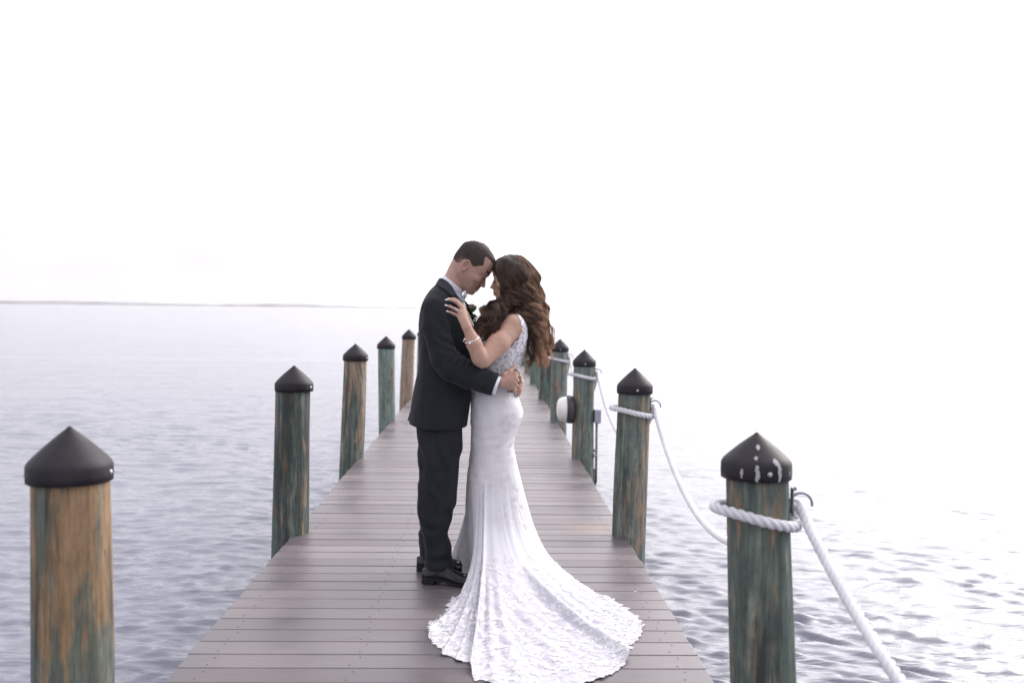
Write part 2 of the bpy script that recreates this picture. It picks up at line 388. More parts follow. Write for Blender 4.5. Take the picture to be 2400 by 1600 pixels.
def pile(X, Y, top, rad, lean, m, label, group, seed, hook=False, screws=(), capm=None, wob=0.004, caph=0.155):
    """lean: x shift of the top relative to deck level"""
    e = empty('dock_piling', (X, Y, 0)); tag(e, label, 'piling', group)
    rng = np.random.default_rng(seed)
    cz = top-caph                                   # underside of the cap rim
    zs = np.concatenate([[-2.6, -1.6, WZ], np.linspace(-0.6, cz+0.02, 46)])
    th = np.linspace(0, 2*np.pi, 56, endpoint=False)
    ph = rng.uniform(0, 6.28, 6)
    G = []
    for z in zs:
        f = z/top
        r = rad*(1.035-0.05*f)*(1+0.010*np.sin(2*th+ph[0]+0.5*z)+0.007*np.sin(3*th+ph[1]-z)+0.004*np.sin(7*th+ph[2]+2*z)
              + 0.003*np.sin(17*th+ph[3]+0.6*z)+0.003*np.sin(29*th+ph[4])) + wob*0.4*np.sin(5*z+ph[5])
        cx = X+lean*f+0.004*math.sin(2.5*z+ph[4]); cy = Y+0.004*math.sin(2.1*z+ph[5])
        G.append(np.stack([cx+r*np.cos(th), cy+r*np.sin(th), np.full(len(th), z)], 1))
    mb = MB(); mb.grid(np.array(G), closev=True, capu=True); mb.build('post', m, e)
    R = rad*1.075+0.002; cb = MB(); tx = X+lean*0.95
    ch = 0.105*rad/0.098
    prof = [(R-0.008, cz), (R, cz+0.001), (R+0.0015, cz+0.02), (R+0.001, cz+0.044), (R-0.001, cz+0.050), (R-0.005, cz+0.057)]
    sh = cz+0.058; ap = top
    for t in np.linspace(0.06, 0.90, 9): prof.append(((R-0.006)*(1-t)+0.001+0.004*math.sin(t*3.1), sh+(ap-sh)*t))
    prof += [(0.009, ap-0.006), (0.005, ap-0.0015), (0.001, ap)]
    cb.lathe(prof, (tx, Y, 0), n=56); cap = cb.build('cap', capm or CAPM, e)
    if capm:                                         # white streaks and spots left by birds
        pz = np.array([(b_, a_) for a_, b_ in prof]); pz = pz[np.argsort(pz[:, 0])]; rr = random.Random(3)
        for an, z0, z1, w in ((-0.62, 0.012, 0.040, 0.006), (-0.24, 0.004, 0.052, 0.009), (0.39, 0.003, 0.062, 0.008), (-0.28, 0.066, 0.076, 0.007), (-0.20, 0.092, 0.106, 0.008), (0.33, 0.052, 0.070, 0.012), (0.75, 0.02, 0.03, 0.004)):
            a0 = -math.pi/2+math.asin(an); G = []
            for t in np.linspace(0, 1, 11):
                z = cz+z0+(z1-z0)*t; r_ = np.interp(z, pz[:, 0], pz[:, 1])+0.0014; ww = w*(math.sin(math.pi*(0.08+0.84*t))**0.5)*rr.uniform(0.35, 0.9); aa = a0+rr.uniform(-.02, .02)
                G.append([(tx+r_*math.cos(aa+u*ww/r_), Y+r_*math.sin(aa+u*ww/r_), z) for u in (-1, -.4, .4, 1)])
            dm = MB(); dm.grid(np.array(G)); dm.build('dropping', DROP, cap)
    for a in screws:
        s = MB(); p = np.array([tx+(R+0.001)*math.cos(a), Y+(R+0.001)*math.sin(a), cz+0.026])
        d = np.array([math.cos(a), math.sin(a), 0]); u = np.array([-d[1], d[0], 0]); k = np.array([0, 0, 1.0])
        G = [[p+d*h+rr*(math.cos(t)*u+math.sin(t)*k) for t in np.linspace(0, 6.283, 12, endpoint=False)] for rr, h in ((0.0075, -0.002), (0.0075, 0.001), (0.006, 0.0016), (0.004, 0.0035), (0.0015, 0.004))]
        s.grid(np.array(G), closev=True, capu=True); so_ = s.build('screw', STEEL, cap)
    if hook:
        hx = X+lean*0.75+rad*0.98; hz = ROPEZ+0.035
        h = MB(); h.box((hx+0.003, Y-0.012, hz+0.008), (0.003, 0.012, 0.040), 0.002)
        t = np.linspace(-0.2, math.pi+0.5, 22)
        h.tube(np.stack([hx+0.030+0.034*np.cos(t), np.full(22, Y-0.012), hz-0.002+0.034*np.sin(t)], 1)[::-1], 0.0045, 8)
        h.lathe([(0.006, 0), (0.006, 0.006), (0.003, 0.009)], (hx+0.008, Y-0.012, hz+0.045), 'x', 8)
        h.build('hook', DSTEEL, e)
    return e
GL, GR = 'capped pilings along the left edge of the pier', 'roped pilings along the right edge of the pier'
HALF = math.pi/2
def px(x, y, Y): return P(x, y, Y).x
def topz(x, y, Y): return P(x, y, Y).z
LS = [ # apex px, base px (x at about deck height), Y, radius, material, label
 ((163, 998), (168, 1700), 2.75, 0.1045, wood(1.3, 0.14, 0.62, sat=0.95, topTan=0.35, tanc=(0.26, 0.165, 0.085), greenc=(0.13, 0.15, 0.12)), 'stout orange and grey-green piling nearest the camera on the left edge, under a black cap'),
 ((690, 856), (679, 1270), 5.85, 0.104, wood(2.1, 0.05, 0.75, greenc=(0.085, 0.125, 0.105)), 'dark green-black streaked piling, leaning slightly right, second from the camera on the left edge'),
 ((834, 805), (824, 1085), 8.8, 0.104, wood(3.6, 0.45, 0.6, topTan=0.3, tanc=(0.29, 0.195, 0.12)), 'piling half tan and half black, third from the camera on the left edge'),
 ((905, 787), (908, 975), 11.7, 0.100, wood(4.2, 0.0, 0.15, greenc=(0.16, 0.235, 0.21)), 'pale grey-green piling between two tan ones on the left edge'),
 ((959, 771), (953, 920), 14.8, 0.100, wood(5.9, 1.5, 0.0, topTan=0.3, tanc=(0.32, 0.215, 0.135)), 'tan brown piling close to the back of the man in the suit'),
 ((992, 768), (990, 900), 17.8, 0.100, wood(6.4, 0.1, 0.3), 'far green piling almost hidden behind the back of the man in the suit'),
]
for i, (a, b, Y, r, m, lb) in enumerate(LS):
    X0 = px(b[0], b[1], Y); X1 = px(a[0], a[1], Y)
    if i == 0: X0 = px(169, 1500, Y)
    pile(X0, Y, topz(a[0], a[1], Y), r, X1-X0, m, lb, GL, 11+i, screws=((0.0,) if i == 0 else (-0.35,) if i < 3 else ()))
RS = [
 ((1772, 1012), 0.868, 2.90, 0.0955, wood(7.4, 0.12, 0.35, greenc=(0.088, 0.128, 0.106), tanc=(0.22, 0.14, 0.075)), 'green piling nearest the camera on the right, its black cap splashed with white bird droppings', (-HALF*0.93,)),
 ((1489, 862), 0.872, 5.85, 0.0985, wood(8.8, 0.15, 0.45, greenc=(0.125, 0.165, 0.142), tanc=(0.27, 0.19, 0.12)), 'green piling with tan knotty patches, second from the camera on the right edge', (-HALF,)),
 ((1370, 819), 0.885, 8.90, 0.0975, wood(9.3, -0.1, 0.25, greenc=(0.13, 0.185, 0.155)), 'green piling carrying the round white lamp and the grey box, third on the right edge', (-HALF,)),
 ((1313, 794), 0.865, 11.8, 0.098, wood(10.6, 0.0, 0.15, greenc=(0.15, 0.20, 0.175)), 'pale green roped piling just behind the piling with the lamp', (-HALF,)),
 ((1282, 780), 0.87, 14.75, 0.100, wood(11.7, 0.1, 0.8, greenc=(0.10, 0.17, 0.14)), 'dark streaked roped piling beside the hair of the woman', ()),
 ((1258, 772), 0.87, 17.7, 0.100, wood(12.1, -0.1, 0.2, greenc=(0.12, 0.21, 0.17)), 'green piling half hidden by the hair of the woman, sixth on the right edge', ()),
 ((1242, 764), 0.87, 20.65, 0.100, wood(13.1, 0.2, 0.3, greenc=(0.12, 0.19, 0.16)), 'small distant green piling, seventh on the right edge beyond the woman', ()),
 ((1231, 759), 0.87, 23.6, 0.100, wood(14.1, 0.0, 0.4, greenc=(0.12, 0.19, 0.16)), 'smallest distant piling at the far end of the right edge, beside the far lamp', ()),
]
RP = []
for i, (a, X0, Y, r, m, lb, scw) in enumerate(RS):
    X1 = px(a[0], a[1], Y); RP.append((X0, X1-X0, Y, r))
    pile(X0, Y, topz(a[0], a[1], Y) if i < 5 else 1.02, r, X1-X0, m, lb, GR, 31+i, hook=True, screws=scw, capm=CAPM if i == 0 else None, caph=0.138 if i == 0 else 0.155)
# ------------------------------------------------------------------ ROPES
ROPE = mat('white_nylon_rope', (0.74, 0.74, 0.78), 0.6); _q = NT(ROPE)
_q.bump(_q.noise(1.0, _q.coords((300, 300, 300)), 3), 0.3, 0.002)
_q.color(_q.ramp(_q.noise(1.0, _q.coords((8, 8, 8)), 4), [(0.35, (0.58, 0.58, 0.61)), (0.65, (0.70, 0.70, 0.73))]))
def rope_mesh(mb, path, R=0.0165, pitch=0.082, segs=8, step=0.006):
    p = np.asarray(path, float); d = np.r_[0, np.cumsum(np.linalg.norm(np.diff(p, axis=0), axis=1))]
    n = max(8, int(d[-1]/step)); s = np.linspace(0, d[-1], n)
    p = np.stack([np.interp(s, d, p[:, k]) for k in range(3)], 1)
    p, t, N, B = frames(p); q = R*0.5
    for k in range(3):
        a = 2*np.pi*(s/pitch+k/3.0)
        c = p+q*1.02*(np.cos(a)[:, None]*N+np.sin(a)[:, None]*B)
        mb.tube(c, q*1.06, segs)
def ring_path(X, Y, r, lean, n=70):
    cx = X+lean*0.74; t = np.linspace(math.radians(8), math.radians(352), n)
    rr = r+0.013+0.028*np.exp(-((np.abs(t-np.pi))/0.55)**2)       # loop stands off at its left end
    z = ROPEZ+0.028*(-np.cos(t))*0.9-0.004
    return np.stack([cx+rr*np.cos(t), Y+rr*np.sin(t)*0.98-0.004, z], 1)
GRP = 'white ropes slung between the right-hand pilings'
RL = ['thick white rope looped round the bird-splashed piling, nearest the camera',
      'white rope looped round the knotty second piling and sagging behind the nearest right piling',
      'white rope looped round the lamp piling and sagging down behind the knotty piling',
      'white rope round the pale green piling just behind the lamp piling',
      'white rope round the dark streaked piling beside the hair of the woman',
      'short stretch of white rope on the piling half hidden by the hair of the woman']
for i in range(6):
    X, ln, Y, r = RP[i]; step = 0.004 if i == 0 else 0.006 if i < 3 else 0.012; sg = 10 if i == 0 else 8 if i < 3 else 6
    mb = MB(); rope_mesh(mb, ring_path(X, Y, r, ln), step=step, segs=sg)
    X2, ln2, Y2, r2 = (RP[i-1] if i else (0.87, 0, -0.05, 0.098))
    a = np.array([X+ln*0.74+r+0.028, Y-0.010, ROPEZ+0.020]); b = np.array([X2+ln2*0.74+r2+0.022, Y2+0.02, ROPEZ+0.0])
    t = np.linspace(0, 1, 120); path = a[None]*(1-t)[:, None]+b[None]*t[:, None]
    path[:, 2] -= 0.37*(1-(2*t-1)**2)**0.97; path[:, 0] += 0.02*np.sin(np.pi*t)
    lead = np.array([[a[0]-0.028, a[1]+0.025, a[2]-0.012], [a[0]-0.016, a[1]+0.012, a[2]+0.010], [a[0], a[1], a[2]]])
    path = np.vstack([spline(np.vstack([lead, path[3]]), 16)[:-1], path[3:]])
    rope_mesh(mb, path, step=step, segs=sg)
    o = mb.build('rope', ROPE); tag(o, RL[i], 'rope', GRP)
# ------------------------------------------------------------------ dock lamps, box, conduit
LENS = mat('milky_glass', (0.80, 0.78, 0.74), 0.25); LENS.node_tree.nodes['Principled BSDF'].inputs['Subsurface Weight'].default_value = 0.3
HOUS = mat('lamp_housing', (0.045, 0.042, 0.05), 0.5)
GREYP = mat('grey_enamel', (0.33, 0.34, 0.42), 0.5)
def lamp(px_, Y, z, label, s=1.0):
    e = empty('dock_lamp', (px_, Y, z)); tag(e, label, 'lamp', 'round dock lamps on the right-hand pilings')
    b = MB(); b.lathe([(0.118*s, 0.012), (0.128*s, 0.0), (0.130*s, -0.03), (0.124*s, -0.048), (0.1*s, -0.05)], (px_, Y, z), 'x', 40); b.build('backplate', HOUS, e)
    b = MB(); prof = [(0.116*s, -0.046), (0.118*s, -0.060)]
    for t in np.linspace(0, 1, 12): prof.append((0.003+0.112*s*math.cos(t*HALF)**0.55, -0.065-0.075*math.sin(t*HALF)))
    b.lathe(prof, (px_, Y, z), 'x', 40); b.build('lens', LENS, e)
lx = RP[2][0]-RP[2][3]-0.012
lamp(lx, 8.9, topz(1340, 959, 8.9), 'round milky white lamp on the third right piling, its lens facing the walkway')
lamp(RP[7][0]-0.1-0.012, 23.6, topz(1232, 845, 23.6)+0.02, 'tiny far white lamp beside the woman, on the farthest piling')
rx = RP[2][0]+RP[2][3]
bz = topz(1405, 974, 8.9)
e = empty('junction_box', (rx, 8.9, bz)); tag(e, 'small grey electrical box with a pipe running down the outer side of the lamp piling', 'junction box')
b = MB(); b.box((rx+0.028, 8.88, bz), (0.030, 0.05, 0.062), 0.004); b.box((rx+0.028, 8.826, bz), (0.026, 0.004, 0.057), 0.002); b.build('box', GREYP, e, smooth=False)
b = MB(); b.tube([(rx+0.024, 8.88, bz-0.05), (rx+0.024, 8.88, bz-0.3), (rx+0.022, 8.88, bz-0.62), (rx+0.014, 8.88, -0.1), (rx+0.012, 8.88, -0.3)], 0.012, 10)
b.box((rx+0.014, 8.88, bz-0.32), (0.018, 0.022, 0.010), 0.003); b.box((rx+0.006, 8.86, 0.03), (0.02, 0.03, 0.012), 0.003)
b.build('conduit', mat('grey_pipe', (0.22, 0.22, 0.25), 0.5), e)
# ------------------------------------------------------------------ implicit modelling for bodies and clothes
import openvdb as vdb
f32 = np.float32
def smin(a, b, k):
    h = np.clip(0.5+0.5*(b-a)/k, 0, 1); return b*(1-h)+a*h-k*h*(1-h)
def smax(a, b, k): return -smin(-a, -b, k)
def caps(P_, a, b, ra, rb):
    a = np.asarray(a, f32); b = np.asarray(b, f32); ba = b-a
    t = np.clip((P_-a)@ba/max(float(ba@ba), 1e-9), 0, 1)
    return np.linalg.norm(P_-a-t[:, None]*ba, axis=1)-(ra+(rb-ra)*t)
def elli(P_, c, r, R=None):
    q = P_-np.asarray(c, f32)
    if R is not None: q = q@np.asarray(R, f32).T            # rows of R: local axes
    r = np.asarray(r, f32); k0 = np.linalg.norm(q/r, axis=1); k1 = np.linalg.norm(q/(r*r), axis=1)
    return k0*(k0-1)/np.maximum(k1, 1e-6)
def chain(P_, pts, rad, k=0.006):
    d = None
    for i in range(len(pts)-1):
        e = caps(P_, pts[i], pts[i+1], rad[i], rad[i+1]); d = e if d is None else smin(d, e, k)
    return d
def within(P_, c, R, fn, d, k=0.01):
    """smooth-union fn only for points within R of c"""
    m = np.linalg.norm(P_-np.asarray(c, f32), axis=1) < R
    if m.any():
        d = d.copy(); d[m] = smin(d[m], fn(P_[m]), k)
    return d
def cut(P_, c, R, fn, d, k=0.006):
    m = np.linalg.norm(P_-np.asarray(c, f32), axis=1) < R
    if m.any():
        d = d.copy(); d[m] = smax(d[m], -fn(P_[m]), k)
    return d
def loft(P_, tab, axis=2, ax_a=0, ax_b=1, p=2.2):
    """tab rows: level, lo_a, hi_a, centre_b, half_b ; superellipse sections stacked along an axis"""
    T = np.asarray(tab, float); T = T[np.argsort(T[:, 0])]; z = P_[:, axis]
    zz = np.clip(z, T[0, 0], T[-1, 0])
    fine = np.linspace(T[0, 0], T[-1, 0], 240)
    cols = []
    for c in range(1, 5):
        v = np.interp(fine, T[:, 0], T[:, c]); w = 9
        v = np.convolve(np.pad(v, w//2, mode='edge'), np.ones(w)/w, 'valid'); cols.append(np.interp(zz, fine, v))
    lo, hi, cb, hb = cols
    a = np.maximum((hi-lo)/2, 1e-3); b = np.maximum(hb, 1e-3)
    u = np.abs(P_[:, ax_a]-(lo+hi)/2)/a; v = np.abs(P_[:, ax_b]-cb)/b
    r = (u**p+v**p)**(1/p)
    d = (r-1)*np.minimum(a, b)
    over = np.maximum(T[0, 0]-z, z-T[-1, 0])
    return np.where(over > 0, np.sqrt(np.maximum(d, 0)**2+over**2)*1.0, np.maximum(d, over)).astype(f32)
def poly2(Q, poly):
    """signed distance (negative inside) of 2-D points to a polygon"""
    poly = np.asarray(poly, f32); n = len(poly); d = np.full(len(Q), 1e9, f32); s = np.ones(len(Q), f32)
    for i in range(n):
        a, b = poly[i], poly[i-1]; e = b-a; w = Q-a
        t = np.clip((w@e)/(e@e+1e-12), 0, 1); q = w-t[:, None]*e; d = np.minimum(d, (q*q).sum(1))
        c1 = Q[:, 1] >= a[1]; c2 = Q[:, 1] < b[1]; c3 = e[0]*w[:, 1] > e[1]*w[:, 0]
        fl = (c1 & c2 & c3) | (~c1 & ~c2 & ~c3); s = np.where(fl, -s, s)
    return s*np.sqrt(d)
def snoise(P_, seed, freq, n=10, stretch=(1, 1, 1)):
    rng = np.random.default_rng(seed); o = np.zeros(len(P_), f32)
    for i in range(n):
        k = rng.normal(size=3); k /= np.linalg.norm(k); k = k*freq*rng.uniform(0.6, 1.6)*np.asarray(stretch)
        o += np.sin(P_@k.astype(f32)*6.283+rng.uniform(0, 6.28)).astype(f32)
    return o/math.sqrt(n)
def solid(fn, lo, hi, h, adapt=0.0):
    """polygonise fn over a box: sparse blocks near the surface -> vertices, quads"""
    lo = np.asarray(lo, float); hi = np.asarray(hi, float); B = 20
    nb = np.ceil((hi-lo)/(h*B)).astype(int)
    I = np.stack(np.meshgrid(*[np.arange(k) for k in nb], indexing='ij'), -1).reshape(-1, 3)
    C = (lo+(I+0.5)*B*h).astype(f32); d = fn(C); half = B*h*0.5*math.sqrt(3)
    g = vdb.FloatGrid(1.0); bgv = 3*h; g.background = bgv
    act = np.abs(d) < half*1.9+0.004
    for i in I[(~act) & (d < 0)]:
        g.fill(tuple((i*B).tolist()), tuple((i*B+B-1).tolist()), -bgv, False)
    A = I[act]; off = np.stack(np.meshgrid(*[np.arange(B)]*3, indexing='ij'), -1).reshape(-1, 3)
    for s in range(0, len(A), 40):
        blk = A[s:s+40]; pts = (lo+((blk[:, None]*B+off[None]).reshape(-1, 3))*h).astype(f32)
        v = np.clip(fn(pts), -bgv, bgv).astype(f32).reshape(len(blk), B, B, B)
        for i, a in zip(blk, v): g.copyFromArray(np.ascontiguousarray(a), ijk=tuple((i*B).tolist()))
    pts, tri, quad = g.convertToPolygons(isovalue=0.0, adaptivity=adapt)
    V = np.asarray(pts, float)*h+lo
    Q = np.asarray(quad, np.int32)
    return V, Q[:, ::-1].copy()
def relax(V, F, it=1, lam=0.5):
    """light Laplacian smoothing"""
    e = np.vstack([F[:, [0, 1]], F[:, [1, 2]], F[:, [2, 3]], F[:, [3, 0]]]); n = len(V)
    for _ in range(it):
        S = np.zeros_like(V); c = np.zeros(n)
        for k in range(3): S[:, k] = np.bincount(e[:, 0], V[e[:, 1], k], n)+np.bincount(e[:, 1], V[e[:, 0], k], n)
        c = np.bincount(e[:, 0], minlength=n)+np.bincount(e[:, 1], minlength=n)
        V = V+lam*(S/np.maximum(c, 1)[:, None]-V)
    return V
def v3(x, y, Y): return np.array(P(x, y, Y), f32)
def C1(x, y): return (930+x/3.7325, 540+y/3.7325)        # photo detail frames used while measuring
def c1(x, y, Y): return v3(*C1(x, y), Y)
def Z1(x, y): return (1040+x/9.8, 560+y/9.8)
def Z2(x, y): return (1030+x/9.8, 690+y/9.8)
def Z3(x, y): return (1080+x/9.8, 820+y/9.8)
def slices(rows, Y, dz=0.0):
    """rows: photo y, x_left, x_right, half depth(, depth centre) -> loft table in metres"""
    out = []
    for r in rows:
        Yc = r[4] if len(r) > 4 else Y
        a = P(r[1], r[0], Yc); b = P(r[2], r[0], Yc); out.append(((a.z+b.z)/2, a.x, b.x, Yc, r[3]))
    return out
class Frame:
    def __init__(s, O, f, u):
        s.O = np.asarray(O, f32); s.f = np.asarray(f, f32)/np.linalg.norm(f)
        u = np.asarray(u, float); u = u-np.dot(u, s.f)*s.f; s.u = (u/np.linalg.norm(u)).astype(f32); s.s = np.cross(s.f, s.u).astype(f32)
        s.R = np.stack([s.f, s.u, s.s]).astype(f32)
    def loc(s, P_): return (P_-s.O)@s.R.T
    def w(s, f, u, t=0.0): return s.O+f*s.f+u*s.u+t*s.s
SKIN_N = 0
def skin_mat(name, col, warm=(0.62, 0.22, 0.13)):
    m = mat(name, col, 0.48); q = NT(m)
    n = q.noise(1.0, q.coords((45, 45, 45)), 4, 0.6)
    lo = tuple(c*0.90 for c in col); hi = tuple(min(1, c*1.08) for c in col)
    c = q.ramp(n, [(0.35, lo), (0.65, hi)])
    n2 = q.noise(1.0, q.coords((11, 11, 11)), 2, 0.5)
    c = q.mix(q.ramp(n2, [(0.45, (0, 0, 0)), (0.7, (0.30, 0.30, 0.30))]), c, tuple((col[0]*1.12, col[1]*0.80, col[2]*0.76)))
    q.color(c); b = q.b
    b.inputs['Subsurface Weight'].default_value = 0.25; b.inputs['Subsurface Radius'].default_value = (0.012, 0.005, 0.003); b.inputs['Subsurface Scale'].default_value = 0.6
    q.bump(q.noise(1.0, q.coords((400, 400, 400)), 2), 0.08, 0.001)
    return m
# ------------------------------------------------------------------ MAN IN THE DARK SUIT
GY = 4.93
GF = Frame(c1(605, 315, GY), (math.cos(math.radians(38)), 0.0, -math.sin(math.radians(38))), (math.sin(math.radians(38)), 0, math.cos(math.radians(38))))
KC = 0.002175/3.7325
def g_loc(cx, cy):
    """detail pixel (C1 frame) -> (f, u) in the head frame"""
    dx, dz = (cx-605)*KC, -(cy-315)*KC; a = math.radians(38)
    return (dx*math.cos(a)-dz*math.sin(a), dx*math.sin(a)+dz*math.cos(a))
def z_loc(zx, zy):
    n = Z1(zx, zy); return g_loc((n[0]-930)*3.7325, (n[1]-540)*3.7325)
G_HEAD = [  # u, f back, f front, 0, half width
 (0.1395, 0.004, 0.020, 0, 0.006), (0.1370, -0.008, 0.034, 0, 0.018), (0.1325, -0.022, 0.050, 0, 0.031), (0.126, -0.036, 0.067, 0, 0.044), (0.112, -0.055, 0.094, 0, 0.059), (0.098, -0.067, 0.108, 0, 0.067),
 (0.080, -0.076, 0.1165, 0, 0.0715), (0.057, -0.080, 0.1215, 0, 0.0745), (0.035, -0.081, 0.1185, 0, 0.075), (0.012, -0.079, 0.1125, 0, 0.0735),
 (-0.012, -0.072, 0.111, 0, 0.071), (-0.035, -0.055, 0.113, 0, 0.067), (-0.055, -0.03, 0.1155, 0, 0.0605), (-0.070, 0.0, 0.1145, 0, 0.053),
 (-0.085, 0.02, 0.112, 0, 0.044), (-0.096, 0.035, 0.106, 0, 0.032), (-0.103, 0.055, 0.095, 0, 0.016)]
def head_sdf(Q, tab, male=True):
    """Q: local (f, u, s)"""
    T = [(r[0], r[1], r[2], 0.0, r[4]) for r in tab]
    d = loft(Q, T, axis=1, ax_a=0, ax_b=2, p=2.15)
    A = np.abs(Q[:, 2]); M = np.stack([Q[:, 0], Q[:, 1], A], 1).astype(f32)
    e = 1.0 if male else 0.93
    # brow ridge, sockets, eyelids
    if male: d = smin(d, caps(M, (0.112, 0.033, 0.010), (0.094, 0.036, 0.044), 0.0085, 0.0075), 0.010)
    d = smax(d, -elli(M, (0.1175, 0.0125, 0.030), (0.013, 0.0115, 0.017)), 0.010)
    d = smin(d, elli(M, (0.0955, 0.0165, 0.0305), (0.0125, 0.0085, 0.0145)), 0.003); d = smin(d, elli(M, (0.0945, 0.0050, 0.0305), (0.0115, 0.0055, 0.0135)), 0.003)
    # cheekbones, jaw, chin
    d = smin(d, elli(M, (0.078, -0.016, 0.046), (0.026, 0.014, 0.017)), 0.022)
    if male:
        d = smin(d, caps(M, (0.004, -0.040, 0.050), (0.088, -0.088, 0.020), 0.015, 0.013), 0.018)
        d = smin(d, elli(M, (0.106, -0.083, 0.0), (0.0145, 0.014, 0.019)), 0.010)
    else:
        d = smin(d, caps(M, (0.008, -0.036, 0.046), (0.086, -0.080, 0.014), 0.013, 0.011), 0.018)
        d = smin(d, elli(M, (0.100, -0.080, 0.0), (0.012, 0.012, 0.014)), 0.010)
    # nose
    ny = 0.0 if male else 0.002
    d = smin(d, caps(M, (0.110, 0.014, 0), (0.1295-ny, -0.0195, 0), 0.0068, 0.0098 if male else 0.008), 0.008)
    d = smin(d, elli(M, (0.1300-ny, -0.0225, 0), (0.0105, 0.0085, 0.010)), 0.005)
    d = smin(d, elli(M, (0.1195, -0.0265, 0.0115), (0.0085, 0.0065, 0.0062)), 0.006)
    d = smin(d, caps(M, (0.112, -0.030, 0), (0.1135, -0.048, 0), 0.011, 0.010), 0.006)
    # lips
    d = smin(d, elli(M, (0.1150, -0.0515, 0.0), (0.0105, 0.0058, 0.022)), 0.005)
    d = smin(d, elli(M, (0.1150, -0.0640, 0.0), (0.0105, 0.0062, 0.018)), 0.005)
    d = smax(d, -caps(M, (0.1275, -0.0578, 0), (0.112, -0.0570, 0.024), 0.0016, 0.001), 0.0025)
    # ears
    th = np.linspace(-2.4, 2.6, 9)
    ear = elli(M, (-0.001, -0.002, 0.0745), (0.0165, 0.028, 0.0065))
    pts = [( -0.001-0.0155*math.cos(t)*1.0, 0.003+0.0265*math.sin(t), 0.0805+0.003*math.cos(t)) for t in th]
    ear = smin(ear, chain(M, pts, [0.0036]*9, 0.002), 0.004)
    ear = smin(ear, elli(M, (0.004, -0.027, 0.0765), (0.008, 0.009, 0.005)), 0.005)
    ear = smax(ear, -elli(M, (0.003, -0.002, 0.0835), (0.0085, 0.0150, 0.0105)), 0.002)
    ear = smin(ear, elli(M, (0.0125, -0.004, 0.0775), (0.004, 0.006, 0.004)), 0.003)
    return smin(d, ear, 0.006)
# --- hands: explicit joints
NH = [  # near (right) hand closed round the small of the bride's back: per finger knuckle, middle joint, end joint, tip
 [(1207, 876, 4.755), (1212.5, 880, 4.795), (1205, 884, 4.83), (1196, 885, 4.84)],
 [(1208, 886, 4.745), (1213.0, 892, 4.79), (1205, 896, 4.825), (1196, 897, 4.835)],
 [(1206, 897, 4.745), (1211.0, 904, 4.79), (1203, 908, 4.82), (1195, 908, 4.83)],
 [(1202, 907, 4.75), (1207.5, 914, 4.785), (1200, 917, 4.81), (1193, 917, 4.82)]]
NR = [[0.0118, 0.0100, 0.0090, 0.0078]]*3+[[0.0108, 0.0092, 0.0080, 0.0070]]
NW = (1172, 894, 4.735)
NT_ = [(1180, 878, 4.73), (1193, 870, 4.75), (1203, 862, 4.775), (1207, 857, 4.79)]
FH = [  # far (left) hand laid over it, seen edge-on
 [(1219, 886, 4.90), (1222, 897, 4.865), (1217, 905, 4.845), (1212, 908, 4.84)],
 [(1221, 894, 4.915), (1222.5, 905, 4.875), (1218, 912, 4.85), (1213, 914, 4.845)],
 [(1220, 902, 4.925), (1222, 912, 4.885), (1218, 918, 4.86), (1213, 921, 4.85)],
 [(1217, 909, 4.93), (1219, 918, 4.895), (1216, 924, 4.87), (1212, 927, 4.86)]]
FW = (1199, 880, 4.985)
FT_ = [(1207, 874, 4.95), (1214, 877, 4.90), (1214, 873, 4.86), (1210, 868, 4.83)]
def joints(L): return [v3(*p) for p in L]
def hand_sdf(P_, W, fingers, radii, thumb, tr, r0=0.021, palm=None, k=0.010):
    W = v3(*W); K = [v3(*f[0]) for f in fingers]
    d = None
    for i, kk in enumerate(K):
        a = W+(kk-W)*0.12+(K[i]-np.mean(K, 0))*0.35
        e = caps(P_, a, kk, 0.0145, radii[i][0]*1.12); d = e if d is None else smin(d, e, k*1.3)
    mid = (W+np.mean(K, 0))/2
    d = smin(d, caps(P_, W, np.mean(K, 0)*0.75+W*0.25, r0, 0.017), 0.012)
    for f, r in zip(fingers, radii):
        d = smin(d, chain(P_, joints(f), r, 0.003), 0.004)
    d = smin(d, chain(P_, [W*0.6+mid*0.4]+joints(thumb), [0.016]+tr, 0.006), 0.008)
    return d
NCK0 = GF.w(-0.018, -0.035); NCK1 = c1(488, 472, GY); NCK2 = c1(432, 620, GY)
